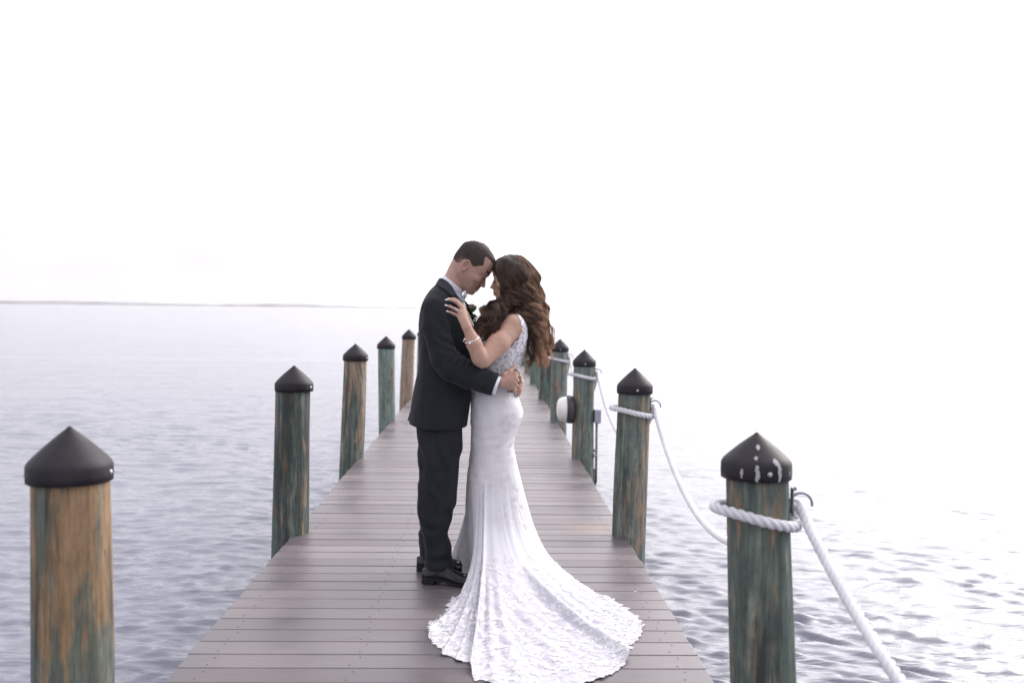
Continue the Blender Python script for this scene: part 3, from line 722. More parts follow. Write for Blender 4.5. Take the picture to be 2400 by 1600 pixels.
def groom_sdf(P_):
    Q = GF.loc(P_)
    d = np.full(len(P_), 1.0, f32)
    # trunk, arms, legs under the clothes
    d = caps(P_, v3(1042, 748, GY), v3(1042, 870, GY), 0.088, 0.095)
    d = smin(d, caps(P_, v3(1042, 870, GY), v3(1034, 960, GY), 0.10, 0.105), 0.05)
    d = smin(d, caps(P_, v3(1030, 722, GY-0.13), v3(1030, 722, GY+0.13), 0.055, 0.055), 0.05)
    for sg, far in ((-1, 0), (1, 1)):
        sh = v3(1016 if sg < 0 else 1032, 722, GY+0.16*sg)
        if sg < 0: el, wr = v3(1050, 850, 4.70), v3(*NW)
        else: el, wr = v3(1062, 850, 5.17), v3(*FW)
        d = smin(d, chain(P_, [sh, el, el*0.45+wr*0.55, wr], [0.046, 0.040, 0.036, 0.0255], 0.02), 0.03)
        hp = v3(1034, 960, GY+0.09*sg); kn = v3(1028, 1150, GY+0.10*sg); an = v3(1016, 1335, 4.84) if sg < 0 else v3(1004, 1310, 5.07)
        d = smin(d, chain(P_, [hp, kn, kn*0.6+an*0.4, an], [0.066, 0.050, 0.045, 0.028], 0.03), 0.04)
        an = an+np.array([0.02, 0, 0], f32); toe = np.array([an[0]+0.06, an[1]-0.01, 0.055], f32)
        d = smin(d, caps(P_, np.array([an[0], an[1], 0.068], f32), toe, 0.022, 0.018), 0.03)
    d = smin(d, caps(P_, NCK1, NCK2, 0.053, 0.058), 0.02)
    d = smin(d, caps(P_, NCK0, NCK1, 0.053, 0.0535), 0.02)
    m = np.linalg.norm(P_-GF.w(0.02, 0.0), axis=1) < 0.24
    if m.any():
        d = d.copy(); d[m] = smin(d[m], head_sdf(Q[m], G_HEAD), 0.022)
    d = within(P_, v3(1195, 892, 4.78), 0.16, lambda p: hand_sdf(p, NW, NH, NR, NT_, [0.0125, 0.0115, 0.0098, 0.0085]), d, 0.008)
    d = within(P_, v3(1213, 900, 4.90), 0.16, lambda p: hand_sdf(p, FW, FH, NR, FT_, [0.0125, 0.0110, 0.0095, 0.0085]), d, 0.008)
    return d
groom = empty('person', v3(1030, 1355, GY)*np.array([1, 1, 0]))
tag(groom, 'man in a dark charcoal suit and white bow tie, head bowed to the woman', 'person', 'couple embracing on the pier')
SKG = skin_mat('skin_tan', (0.42, 0.258, 0.205))
LIPG = skin_mat('lip_skin', (0.36, 0.18, 0.15))
V, F = solid(groom_sdf, (-0.46, 4.55, -0.01), (0.24, 5.32, 1.76), 0.0032)
V = relax(V, F, 1, 0.3)
fc = V[F].mean(1); q = GF.loc(fc.astype(f32))
mi = np.zeros(len(F), int)
mi[(np.abs(q[:, 2]) < 0.021) & (q[:, 0] > 0.110) & (np.abs(q[:, 1]+0.0580) < 0.0095-0.22*np.abs(q[:, 2])) & (q[:, 1] > -0.0685)] = 1
mk('body', V, F, [SKG, LIPG], groom, matidx=mi)

# --- eyes, brows, moustache
EYEW = mat('eye_white', (0.62, 0.58, 0.56), 0.25); IRIS = mat('eye_brown', (0.05, 0.028, 0.018), 0.2)
def eyes(fr, parent, lid=0.3):
    for sg in (-1, 1):
        b = MB(); c = np.array([0.0948, 0.0110, 0.0305*sg]); r = 0.0114; n = 18
        d0 = np.array([0.93, -0.28, 0.22*sg]); d0 /= np.linalg.norm(d0)
        a1 = np.cross(d0, (0, 1, 0)); a1 /= np.linalg.norm(a1); a2 = np.cross(a1, d0)
        th = np.linspace(0, 2*np.pi, 20, endpoint=False); G = []; A = []
        for t in np.linspace(0.02, np.pi-0.02, 18):
            G.append(c+r*(math.cos(t)*d0+math.sin(t)*(np.cos(th)[:, None]*a1+np.sin(th)[:, None]*a2))); A.append(np.full(20, 1.0 if t < 0.52 else 0.0))
        G = np.array(G); Gw = fr.O+G[..., :1]*fr.f+G[..., 1:2]*fr.u+G[..., 2:]*fr.s
        b.grid(Gw, closev=True, capu=True, a=np.array(A).ravel())
        o = b.build('eye', EYEM, parent)
EYEM = mat('eyeball', (0.6, 0.6, 0.6), 0.2); _q = NT(EYEM); _q.color(_q.mix(_q.attr('shade'), (0.55, 0.50, 0.48), (0.035, 0.022, 0.016)))
eyes(GF, groom)
def surf_points(fn, fr, fu):
    """march from outside along -f/s onto the head surface for local points (f,u,s guesses)"""
    P0 = np.array([fr.w(*q_) for q_ in fu], f32); h = 0.0008
    for _ in range(14):
        d = fn(P0); g = np.stack([fn(P0+np.array(e, f32)*h)-fn(P0-np.array(e, f32)*h) for e in np.eye(3)], 1)/(2*h)
        P0 = (P0-d[:, None]*g/np.maximum((g*g).sum(1), 0.2)[:, None]).astype(f32)
    n = g/np.linalg.norm(g, axis=1)[:, None]
    return P0, n
HAIRM = mat('short_dark_hair', (0.035, 0.027, 0.025), 0.7, 0.2); _q = NT(HAIRM)
_q.color(_q.ramp(_q.noise(1.0, _q.coords((180, 180, 420)), 4), [(0.3, (0.028, 0.021, 0.020)), (0.7, (0.066, 0.050, 0.045))])); _q.bump(_q.noise(1.0, _q.coords((300, 300, 300)), 3), 0.4, 0.001)
def fur(name, fn, fr, seeds, dirs, length, r, m, parent, lift=0.25, seed=0, jit=0.25, segs=4):
    rng = np.random.default_rng(seed); p, n = surf_points(fn, fr, seeds); mb_V = []; mb_F = []
    dirs = np.asarray([fr.f*a+fr.u*b+fr.s*c for a, b, c in dirs])
    k = len(p); t = dirs-np.sum(dirs*n, 1)[:, None]*n; t /= np.linalg.norm(t, axis=1)[:, None]
    t += rng.normal(0, jit, t.shape); t -= np.sum(t*n, 1)[:, None]*n; t /= np.linalg.norm(t, axis=1)[:, None]
    Ls = length*rng.uniform(0.6, 1.15, k); b = np.cross(n, t)
    rings = []
    for j in range(segs+1):
        s = j/segs; c = p+t*(Ls*s)[:, None]+n*(Ls*lift*(s-0.55*s*s)-0.0006)[:, None]; rr = r*(1-0.85*s)
        rings.append(np.stack([c+rr*(math.cos(a)*n+math.sin(a)*b) for a in (0.5, 2.6, 4.7)], 1))
    R_ = np.stack(rings, 1)                                # k, segs+1, 3, xyz
    V_ = R_.reshape(-1, 3); base = (np.arange(k)*(segs+1)*3)[:, None, None]
    j = np.arange(segs)[None, :, None]; a = np.arange(3)[None, None, :]
    F_ = np.stack([base+j*3+a, base+j*3+(a+1) % 3, base+(j+1)*3+(a+1) % 3, base+(j+1)*3+a], -1).reshape(-1, 4)
    return mk(name, V_, F_, m, parent)
rng = np.random.default_rng(2)
for sg in (-1, 1):
    sd = [(0.118-0.022*t**1.6+rng.normal(0, .001), 0.0385+0.006*math.sin(t*2.2)+rng.normal(0, .0022), sg*(0.011+0.037*t)) for t in rng.uniform(0, 1, 260)]
    fur('eyebrow', groom_sdf, GF, sd, [(-0.4, 0.25, sg*1.0)]*260, 0.008, 0.00055, HAIRM, groom, 0.3, 5)
sd = [(0.125-abs(s)*0.25, -0.0375+rng.normal(0, .0024)-0.13*abs(s), s) for s in rng.uniform(-0.026, 0.026, 520)]
fur('moustache', groom_sdf, GF, sd, [(-0.1, -0.35, 0.9*np.sign(s[2])) for s in sd], 0.0075, 0.0007, HAIRM, groom, 0.2, 6)
# --- short hair: shell plus strands
HP = [z_loc(*p) for p in [(1185, 590), (1130, 545), (1060, 480), (985, 415), (950, 440), (925, 620), (860, 632), (700, 655), (655, 640), (610, 575), (560, 505), (500, 485), (440, 510), (405, 560), (330, 600), (235, 625), (60, 600), (0, 0), (600, -350), (1400, -50), (1500, 420)]]
def puff(tab, e):
    return [(r[0]+e*min(max((r[0]-0.02)/0.08, 0), 1.3), r[1]-e, r[2]+e, 0.0, r[4]+e) for r in tab]
HT_ = puff(G_HEAD, 0.005)
def hair_sdf(P_):
    Q = GF.loc(P_)
    T = HT_
    d = loft(Q, T, axis=1, ax_a=0, ax_b=2, p=2.15)
    th = 0.0030+0.0060*np.clip((Q[:, 1]-0.045)/0.06, 0, 1)+0.003*np.clip((Q[:, 0]-0.05)/0.05, 0, 1)*np.clip((Q[:, 1]-0.08)/0.03, 0, 1)
    pq = poly2(Q[:, :2], HP)+0.0012*snoise(P_, 4, 90)
    th = th*np.clip(-pq/0.012, 0.0, 1)-0.005; th = np.where(Q[:, 1] > 0.095, np.minimum(th, 0.001), th)
    d = d-th+0.0007*snoise(P_, 3, 120, stretch=(1, 1, 1))
    d = smax(d, pq, 0.004); return np.maximum(d, -(elli(Q, (0.015, 0.03, 0), (0.06, 0.07, 0.045))))
V, F = solid(hair_sdf, GF.O+np.array([-0.14, -0.11, -0.09]), GF.O+np.array([0.20, 0.11, 0.20]), 0.0026)
HAIRF = mat('clipped_hair', (0.03, 0.024, 0.022), 0.75, 0.2); _q = NT(HAIRF)
_h = _q.ramp(_q.noise(1.0, _q.coords((300, 300, 300)), 3), [(0.3, (0.030, 0.023, 0.022)), (0.7, (0.075, 0.058, 0.053))])
_q.color(_q.mix(_q.attr('fade'), _h, (0.27, 0.17, 0.135)))
_Q = GF.loc(V.astype(f32)); _pd = poly2(_Q[:, :2], HP); _lo = np.clip((0.035-_Q[:, 1])/0.03, 0, 1)*np.clip((0.085-_Q[:, 0])/0.03, 0, 1)
ho = mk('hair', V, F, HAIRF, groom, attrs={'fade': np.maximum(np.clip(1+_pd/0.038, 0, 1)**1.3*_lo, 0.55*np.clip(1+_pd/0.010, 0, 1))})
for sg in (-1, 1):
    sd = [(0.105-0.010*t*t, 0.0105-0.001*t, sg*(0.019+0.024*t)) for t in rng.uniform(0, 1, 110)]
    fur('eyelashes', groom_sdf, GF, sd, [(1.0, -0.6, sg*0.5)]*110, 0.006, 0.0006, HAIRM, groom, 0.5, 17)
rng = np.random.default_rng(9); cand = rng.uniform((-0.10, -0.07, -0.085), (0.125, 0.15, 0.085), (60000, 3))
cw = (GF.O+cand[:, :1]*GF.f+cand[:, 1:2]*GF.u+cand[:, 2:]*GF.s).astype(f32)
dd = hair_sdf(cw); pol = poly2(cand[:, :2].astype(f32), HP)
cand = cand[(np.abs(dd) < 0.006) & (pol < -0.002) & ((cand[:, 1] > 0.03) | (pol < -0.016) | (cand[:, 0] > 0.06))][:8000]
dirs = [(0.9+0.3*(c[1] > 0.1), 0.15 if c[1] > 0.085 else -0.75, 0.25*c[2]/0.08) for c in cand]
fur('hair_strands', hair_sdf, GF, [tuple(c) for c in cand], dirs, 0.0095, 0.0006, HAIRM, groom, 0.04, 8, 0.12)

# --- jacket
SUIT = mat('charcoal_wool', (0.012, 0.014, 0.018), 0.85, 0.25); _q = NT(SUIT)
_n = _q.noise(1.0, _q.coords((500, 500, 500)), 3); _w = _q.noise(1.0, _q.coords((14, 14, 5)), 4)
_q.color(_q.mix(0.5, _q.ramp(_w, [(0.3, (0.0105, 0.0128, 0.0165)), (0.7, (0.0165, 0.0192, 0.0245))]), _q.ramp(_n, [(0.3, (0.7, 0.7, 0.7)), (0.7, (1.3, 1.3, 1.3))]), 'MULTIPLY')); _q.bump(_n, 0.2, 0.001)
_q.b.inputs['Sheen Weight'].default_value = 0.05; _q.b.inputs['Sheen Roughness'].default_value = 0.4
SATIN = mat('black_satin', (0.010, 0.011, 0.014), 0.42, 0.35); SHIRT = mat('white_cotton', (0.74, 0.75, 0.84), 0.7)
J = slices([(655, 1032, 1052, 0.060), (668, 1023, 1066, 0.098), (682, 1008, 1078, 0.150), (696, 998, 1087, 0.182), (712, 990, 1093, 0.198), (735, 983.5, 1101, 0.205), (760, 980.5, 1109, 0.207),
            (795, 981, 1114, 0.20), (835, 982.5, 1115, 0.185), (868, 981, 1113.5, 0.178), (886, 977, 1111, 0.178), (915, 971, 1106, 0.185), (945, 965.5, 1101, 0.19), (970, 961.5, 1097.5, 0.192), (1010, 957, 1093, 0.19)], GY)
SLN = [v3(1019, 724, 4.765), v3(1020, 770, 4.735), v3(1040, 835, 4.700), v3(1060, 862, 4.690), v3(1100, 878, 4.700), v3(1165, 903, 4.728)]
SLNr = [0.064, 0.065, 0.0655, 0.067, 0.066, 0.058]
SLF = [v3(1030, 722, 5.105), v3(1055, 850, 5.17), v3(1160, 885, 5.06)]
_ax = SLN[5]-SLN[3]; CUFD = (_ax/np.linalg.norm(_ax)).astype(f32)
CUFN = np.array(CUFD); _t = (v3(1152.4, 925.8, 4.728)-v3(1172.5, 873.6, 4.728)); _t /= np.linalg.norm(_t)
CUFN = np.cross(_t, np.array([0.10, 1, 0])); CUFN = (CUFN/np.linalg.norm(CUFN)).astype(f32)
if CUFN[0] < 0: CUFN = -CUFN
CUFP = v3(1162.4, 899.7, 4.728)
_hA, _hB, _hC = P(961, 990, GY), P(1010, 998, GY), P(1095, 997, GY)
def wrinkle(P_, c, axis, lam, R, amp, ph=0.0):
    w = np.exp(-((P_-c)**2).sum(1)/(R*R)); s = (P_-c)@np.asarray(axis, f32)
    return amp*w*np.sin(s*(6.283/lam)+ph+1.5*snoise(P_, 77, 6, 4))
def jacket_sdf(P_, grow=0.0):
    d = loft(P_, J, p=2.35)
    # shoulder yoke slope
    d = smin(d, caps(P_, v3(1020, 716, 4.79), v3(1040, 692, 4.88), 0.056, 0.050), 0.03)
    d = smin(d, caps(P_, v3(1034, 716, 5.09), v3(1044, 692, 4.99), 0.060, 0.055), 0.03)
    ar = chain(P_, SLN, SLNr, 0.02)
    aw = wrinkle(P_, v3(1086, 846, 4.66), (0.75, 0.1, -0.66), 0.030, 0.075, 0.0050)
    aw += wrinkle(P_, v3(1050, 800, 4.66), (0.55, 0.0, 0.84), 0.045, 0.085, 0.0035, 1.0)
    aw += wrinkle(P_, v3(1035, 752, 4.67), (0.85, 0.0, 0.5), 0.05, 0.06, 0.003, 2.0)
    aw += wrinkle(P_, v3(1125, 882, 4.66), (0.5, 0.0, -0.86), 0.050, 0.060, 0.0025, 0.5)
    aw += 0.0020*snoise(P_, 21, 9, 8)
    ar = ar+aw
    ar = smax(ar, (P_-CUFP)@CUFN, 0.003)
    fa = chain(P_, SLF, [0.066, 0.062, 0.055], 0.02)
    d = d+0.0022*snoise(P_, 22, 5, 8, (1, 1, 0.5))+wrinkle(P_, v3(1000, 800, 4.74), (0.5, 0, 0.86), 0.06, 0.10, 0.004)+wrinkle(P_, v3(1085, 925, 4.75), (0.35, 0, 0.93), 0.07, 0.08, 0.003)
    # side seam
    ps = P_[:, 0]-P(994, 940, 4.74).x; d = d+0.0022*np.exp(-(ps/0.0035)**2)*(P_[:, 1] < GY)*(P_[:, 2] < P(0, 830, GY).z)
    seam = np.abs(poly2(P_[:, [0, 2]], SEAM)); d2 = smin(d, ar, 0.012)
    d2 = d2+0.0025*np.exp(-(seam/0.004)**2)*(P_[:, 1] < GY-0.05)
    d2 = smin(d2, fa, 0.02)
    # hem and neck opening
    hem = np.interp(P_[:, 0], [_hA.x, _hB.x, _hC.x], [_hA.z, _hB.z, _hC.z]).astype(f32)
    inarm = (P_-v3(1110, 885, 4.72))@np.array([1, 0, 0], f32)
    d2 = smax(d2, hem-P_[:, 2], 0.003)
    nk = caps(P_, c1(576, 364, GY), NCK2, 0.064, 0.062)
    d2 = smax(d2, -nk, 0.003)
    d2 = smax(d2, -poly2(P_[:, [0, 2]], VEE)*1.0, 0.003)
    return d2-grow
SEAM = [c1(x, y, GY)[[0, 2]] for x, y in [(300, 600), (262, 640), (240, 720), (238, 800), (262, 950), (300, 1050), (345, 1130), (400, 1200), (450, 1262), (452, 1258), (404, 1196), (350, 1127), (305, 1046), (267, 947), (243, 800), (245, 722), (266, 643), (302, 604)]]
VEE = [c1(x, y, GY)[[0, 2]] for x, y in [(350, 300), (372, 411), (411, 425), (448, 448), (487, 489), (525, 555), (562, 606), (640, 735), (690, 862), (800, 850), (800, 300)]]
V, F = solid(lambda p: jacket_sdf(p), (-0.48, 4.56, 0.70), (0.12, 5.32, 1.56), 0.0042)
jk = mk('jacket', relax(V, F, 1, 0.4), F, SUIT, groom)
# back vent flap hanging a little further out
b = MB(); vt = [(P(x, y, GY+0.03)) for x, y in [(984, 880), (973, 920), (963, 958), (955.5, 985)]]
G = []
for i, p in enumerate(vt):
    G.append([(p.x+0.035, p.y-0.0, p.z), (p.x, p.y-0.01, p.z-0.0), (p.x-0.0015, p.y+0.06, p.z), (p.x+0.03, p.y+0.14, p.z-0.004), (p.x+0.04, p.y+0.14, p.z-0.004), (p.x+0.01, p.y+0.06, p.z), (p.x+0.008, p.y, p.z)])
b.grid(np.array(G), closev=True, capu=True); b.build('vent_flap', SUIT, groom)
# collar and lapels: raised pieces lying on the jacket
LAP = [c1(x, y, GY)[[0, 2]] for x, y in [(522, 578), (562, 607), (638, 735), (690, 860), (672, 850), (600, 752), (540, 672), (490, 636), (508, 600)]]
COLR = [c1(x, y, GY)[[0, 2]] for x, y in [(366, 405), (411, 426), (448, 449), (487, 490), (525, 556), (560, 606), (520, 575), (498, 590), (455, 545), (345, 472), (352, 440)]]
def strip_sdf(poly, grow, P_, near=True):
    d = np.abs(jacket_sdf(P_)-grow*0.5)-grow*0.75
    d = smax(d, poly2(P_[:, [0, 2]], poly), 0.002)
    return np.maximum(d, P_[:, 1]-(GY-0.015)) if near else d
for nm, po, m in (('lapel', LAP, SATIN), ('collar', COLR, SUIT)):
    V, F = solid(lambda p: strip_sdf(po, 0.005, p, nm == 'lapel'), (-0.35, 4.62, 1.0), (0.10, 4.96 if nm == 'lapel' else 5.24, 1.58), 0.0034)
    mk(nm, relax(V, F, 3, 0.5), F, m, groom)
# far lapel standing proud of the chest
b = MB(); pl = [(572, 612, GY+0.03), (610, 660, GY+0.04), (650, 745, GY+0.05), (690, 850, GY+0.05), (700, 900, GY+0.05)]
G = []
for x, y, Y in pl:
    a = c1(x-10, y+8, Y+0.06); e = c1(x+24, y-2, Y-0.012); G.append([a, (a+e)/2+[0.004, 0, 0.004], e, e+[0.002, 0.002, -0.004], (a+e)/2+[-0.003, 0, -0.004], a+[-0.004, 0, -0.004]])
b.grid(np.array(G), closev=True, capu=True); b.build('lapel', SATIN, groom)
# waistcoat front between the lapels
def vest_sdf(P_):
    d = loft(P_, [(r[0], r[1]+0.02, r[2]-0.004, r[3], r[4]-0.05) for r in J], p=2.3)
    return smax(d, P_[:, 2]-c1(0, 618, GY)[2], 0.004)
def shirt_sdf(P_):
    ax = np.array([0.635, 0, 0.772], f32); d = caps(P_, c1(576, 364, GY), c1(424, 550, GY), 0.0635, 0.0665)
    top = (P_-c1(496, 459, GY))@ax
    d = np.maximum(d, top); inner = caps(P_, c1(576, 364, GY), c1(424, 550, GY), 0.0585, 0.058)
    d = np.maximum(d, -inner)
    ch = caps(P_, c1(490, 620, GY), c1(500, 660, GY), 0.058, 0.05); ch = smax(ch, (P_[:, 2]-c1(0, 545, GY)[2]), 0.01)
    return smin(d, ch, 0.01)
V, F = solid(shirt_sdf, (-0.30, 4.80, 1.05), (0.10, 5.06, 1.60), 0.003); mk('shirt', V, F, SHIRT, groom)
V, F = solid(vest_sdf, (-0.30, 4.76, 0.95), (0.12, 5.12, 1.45), 0.006); mk('waistcoat', V, F, SATIN, groom)
# bow tie
def bow_sdf(P_):
    c = c1(592, 566, GY-0.02); d = elli(P_, c+np.array([0.004, 0, 0], f32), (0.009, 0.010, 0.013))
    for sg in (-1, 1):
        e = elli(P_, c+np.array([0.003, 0.030*sg, 0.004], f32), (0.0080, 0.026, 0.019))
        e = e+0.002*np.sin((P_[:, 2]-c[2])*600)*np.clip(1-np.abs(P_[:, 1]-c[1])/0.05, 0, 1)
        d = smin(d, e, 0.004)
    d = smin(d, caps(P_, c+np.array([0, -0.01, 0], f32), c+np.array([-0.004, -0.02, -0.028], f32), 0.006, 0.007), 0.004)
    return d
V, F = solid(bow_sdf, c1(583, 572, GY)+np.array([-0.05, -0.1, -0.06]), c1(583, 572, GY)+np.array([0.05, 0.08, 0.06]), 0.002); mk('bow_tie', V, F, SHIRT, groom)
# shirt cuffs
def cuff_sdf(P_):
    d = caps(P_, SLN[4], SLN[5]+CUFD*0.06, 0.054, 0.0455); d = smax(d, (P_-CUFP)@CUFN-0.0135, 0.002)
    d = smax(d, -((P_-CUFP)@CUFN+0.04), 0.002); return np.maximum(d, -caps(P_, SLN[4], SLN[5]+CUFD*0.06, 0.047, 0.0385))
V, F = solid(cuff_sdf, CUFP-0.11, CUFP+0.11, 0.003); mk('shirt_cuff', V, F, SHIRT, groom)
# sleeve buttons
b = MB()
for i in range(4):
    p = v3(1144-5.6*i, 909-3.2*i, 4.728); q0 = p.copy(); q0[1] = 4.60
    for _ in range(20):
        s_ = float(jacket_sdf(np.array([q0], f32))[0]); q0[1] += s_*0.8
    b.lathe([(0.005, 0.0015), (0.0055, 0.0), (0.0048, -0.0018), (0.003, -0.0014)], (q0[0], q0[1]-0.0005, q0[2]), 'y', 12)
b.build('sleeve_buttons', mat('dark_button', (0.012, 0.012, 0.015), 0.6, 0.3), groom)
# --- trousers
TN = slices([(975, 974, 1084, 0.085, 4.87), (1000, 974.5, 1084, 0.092, 4.862), (1050, 979, 1084.5, 0.100, 4.845), (1076, 980.5, 1079, 0.10, 4.84), (1132, 980.5, 1072, 0.092, 4.835), (1180, 977.5, 1066.5, 0.088, 4.835),
             (1205, 977.5, 1061, 0.085, 4.835), (1231, 985.5, 1053.5, 0.082, 4.835), (1251, 989, 1050, 0.080, 4.835), (1272, 993, 1056, 0.082, 4.835), (1288, 996, 1060.5, 0.080, 4.835), (1300, 996, 1058, 0.076, 4.835), (1322, 994.5, 1066, 0.078, 4.83), (1345, 993, 1069, 0.076, 4.83)], GY)
TF = slices([(975, 978, 1078, 0.085, 5.00), (1060, 982, 1072, 0.10, 5.03), (1132, 983, 1060, 0.09, 5.04), (1200, 982, 1050, 0.085, 5.05), (1235, 985, 1042, 0.08, 5.06), (1258, 979.5, 1038, 0.08, 5.06), (1272, 984, 1034, 0.08, 5.06), (1305, 982.5, 1040, 0.078, 5.06), (1330, 981, 1044, 0.078, 5.06)], GY)
def trouser_sdf(P_):
    n = loft(P_, TN, p=2.2); f = loft(P_, TF, p=2.2)
    z = P_[:, 2]
    lo = np.clip((0.42-z)/0.35, 0, 1)
    n = n+wrinkle(P_, v3(1030, 1275, 4.76), (-0.35, 0, 0.94), 0.085, 0.10, 0.0050, 0.6)+wrinkle(P_, v3(1045, 1215, 4.76), (0.5, 0, 0.86), 0.11, 0.12, 0.004)
    f = f+wrinkle(P_, v3(1000, 1280, 5.0), (0.2, 0, 0.97), 0.075, 0.12, 0.005, 0.3)
    cr = P_[:, 0]-np.interp(z, [0.05, 0.5, 0.95], [P(1045, 1300, 4.75).x, P(1040, 1120, 4.75).x, P(1045, 1000, 4.75).x]).astype(f32)
    n = n+wrinkle(P_, v3(1020, 1100, 4.75), (0.97, 0, 0.2), 0.09, 0.25, 0.005, 0.4)
    d = smin(n, f, 0.015)+0.0014*snoise(P_, 31, 6, 8, (1, 1, 0.45))
    hz = P(0, 1331, 4.83).z; s = P_[:, 0]-P(1031, 1331, 4.83).x
    hem = np.where(P_[:, 1] < 4.945, 0.062+0.10*s*(s > 0)+0.10*np.abs(s)*(s < 0)*0.9, 0.058+0.08*np.abs(P_[:, 0]-P(1010, 1300, 5.06).x)).astype(f32)
    d = smax(d, hem-z, 0.002)
    inner = np.minimum(loft(P_, [(r[0], r[1]+0.016, r[2]-0.016, r[3], r[4]-0.016) for r in TN]), loft(P_, [(r[0], r[1]+0.016, r[2]-0.016, r[3], r[4]-0.016) for r in TF]))
    return np.maximum(d, -np.maximum(inner, z-0.11))
V, F = solid(trouser_sdf, (-0.46, 4.66, 0.02), (0.0, 5.2, 0.92), 0.0042); mk('trousers', relax(V, F, 1, 0.4), F, SUIT, groom)
# --- shoes
LEATH = mat('black_leather', (0.004, 0.0045, 0.006), 0.14, 0.4); _q = NT(LEATH); _q.bump(_q.noise(1.0, _q.coords((90, 90, 90)), 3), 0.05, 0.001); pass
SOLEM = mat('black_rubber', (0.008, 0.008, 0.009), 0.6, 0.3)
def shoe(heel, dirv, sc=1.0):
    """heel: world point at the back of the heel on the deck; dirv: unit direction of the toe"""
    f = np.array([dirv[0], dirv[1], 0]); f = f/np.linalg.norm(f); s = np.array([-f[1], f[0], 0.0]); O_ = np.array([heel[0], heel[1], 0.0])
    def out(l):                                        # half width of the sole along its length
        return np.interp(l, [0, 0.01, 0.03, 0.07, 0.12, 0.17, 0.21, 0.245, 0.27, 0.288, 0.297], [0.012, 0.026, 0.034, 0.034, 0.033, 0.043, 0.0475, 0.043, 0.033, 0.019, 0.004])
    def top(l): return np.interp(l, [0, 0.02, 0.05, 0.09, 0.13, 0.17, 0.21, 0.25, 0.28, 0.297], [0.070, 0.078, 0.086, 0.098, 0.090, 0.070, 0.056, 0.050, 0.042, 0.030])
    ls = np.r_[0.0, 0.004, np.linspace(0.01, 0.285, 46), 0.291, 0.297]
    up = MB(); G = []
    for l in ls:
        w, h = out(l), top(l); base = np.interp(l, [0, 0.08, 0.13, 0.2, 0.297], [0.034, 0.032, 0.026, 0.014, 0.018]); row = []
        wt = np.interp(l, [0, 0.1, 0.16, 0.297], [0.72, 0.62, 0.80, 0.9])
        for t in np.linspace(0, np.pi, 22):
            x = math.cos(t); y_ = math.sin(t)
            ww = w*(0.97-(0.97-wt)*y_**1.5)
            row.append(O_+f*l+s*(np.sign(x)*abs(x)**0.75*ww)+np.array([0, 0, base+(h-base)*y_**0.8+(0.0018 if abs(l-0.225) < 0.006 else 0)]))
        row += [O_+f*l+s*(-w*0.9)+np.array([0, 0, base-0.004]), O_+f*l+s*(w*0.9)+np.array([0, 0, base-0.004])]
        G.append(row)
    up.grid(np.array(G), closev=True, capu=True)
    so2 = MB(); G = []
    for l in ls:
        w = out(l)+0.0035; zt = np.interp(l, [0, 0.08, 0.13, 0.2, 0.297], [0.036, 0.034, 0.028, 0.016, 0.020]); zb = np.interp(l, [0, 0.068, 0.072, 0.12, 0.2, 0.26, 0.297], [0.0, 0.0, 0.020, 0.016, 0.001, 0.002, 0.010])
        G.append([O_+f*l+s*a*w+np.array([0, 0, z]) for a, z in ((-1, zb), (-1, zt), (1, zt), (1, zb))])
    so2.grid(np.array(G), closev=True, capu=True)
    la = MB()
    for k in range(5):
        l = 0.115+0.013*k; h = top(l)-0.001; la.tube([O_+f*l+s*a*0.022*math.cos(0)+np.array([0, 0, h+0.004*(1-(a)**2)-0.004*abs(a)]) for a in np.linspace(-1, 1, 7)], 0.0018, 6)
    la.tube([O_+f*(0.115+0.01*math.sin(t))+s*0.018*math.cos(t)*(1 if t < 3 else -1)+np.array([0, 0, top(0.115)+0.004+0.003*math.sin(2*t)]) for t in np.linspace(0, 6.28, 22)], 0.0016, 6)
    e = up.build('shoe', LEATH, groom)
    for bb, nm, m in ((so2, 'sole', SOLEM), (la, 'laces', SOLEM)):
        o = bb.build(nm, m, e, smooth=(nm == 'laces'))
shoe(PF(990, 1364), (0.97, -0.20)); shoe(PF(977, 1335), (0.995, -0.08))
# ------------------------------------------------------------------ WOMAN IN THE LACE GOWN
BY = 4.93
_a = math.radians(6.5); BSC = 0.93
_bf = np.array([-math.cos(_a), 0.05, -math.sin(_a)]); _bu = np.array([-math.sin(_a), 0, math.cos(_a)])
BF = Frame((0, 0, 0), _bf, _bu); BF.O = (v3(1149.2, 673.3, BY)-BF.f*0.137*BSC+BF.u*0.0215*BSC).astype(f32)
B_HEAD = [(r[0] if r[0] < 0.03 else 0.03+(r[0]-0.03)*0.85, r[1], (r[2]-0.004 if 0.0 < r[0] < 0.07 else r[2]-0.003 if r[0] < -0.03 else r[2]), 0, r[4]*0.96) for r in G_HEAD]
B_T = [(735, 1178, 1212, 0.060), (748, 1162, 1226, 0.115), (762, 1150, 1236, 0.150), (780, 1138, 1240, 0.158), (800, 1128, 1239, 0.152), (820, 1126, 1231, 0.143),
       (845, 1128, 1221.5, 0.128), (868, 1128, 1211, 0.119), (885, 1124, 1205, 0.115), (895, 1124, 1202, 0.112), (918, 1117, 1200, 0.125), (935, 1115, 1206, 0.138), (968, 1114, 1214, 0.150),
       (1000, 1115, 1204, 0.146), (1040, 1114, 1194, 0.136)]
BT = slices(B_T, BY)
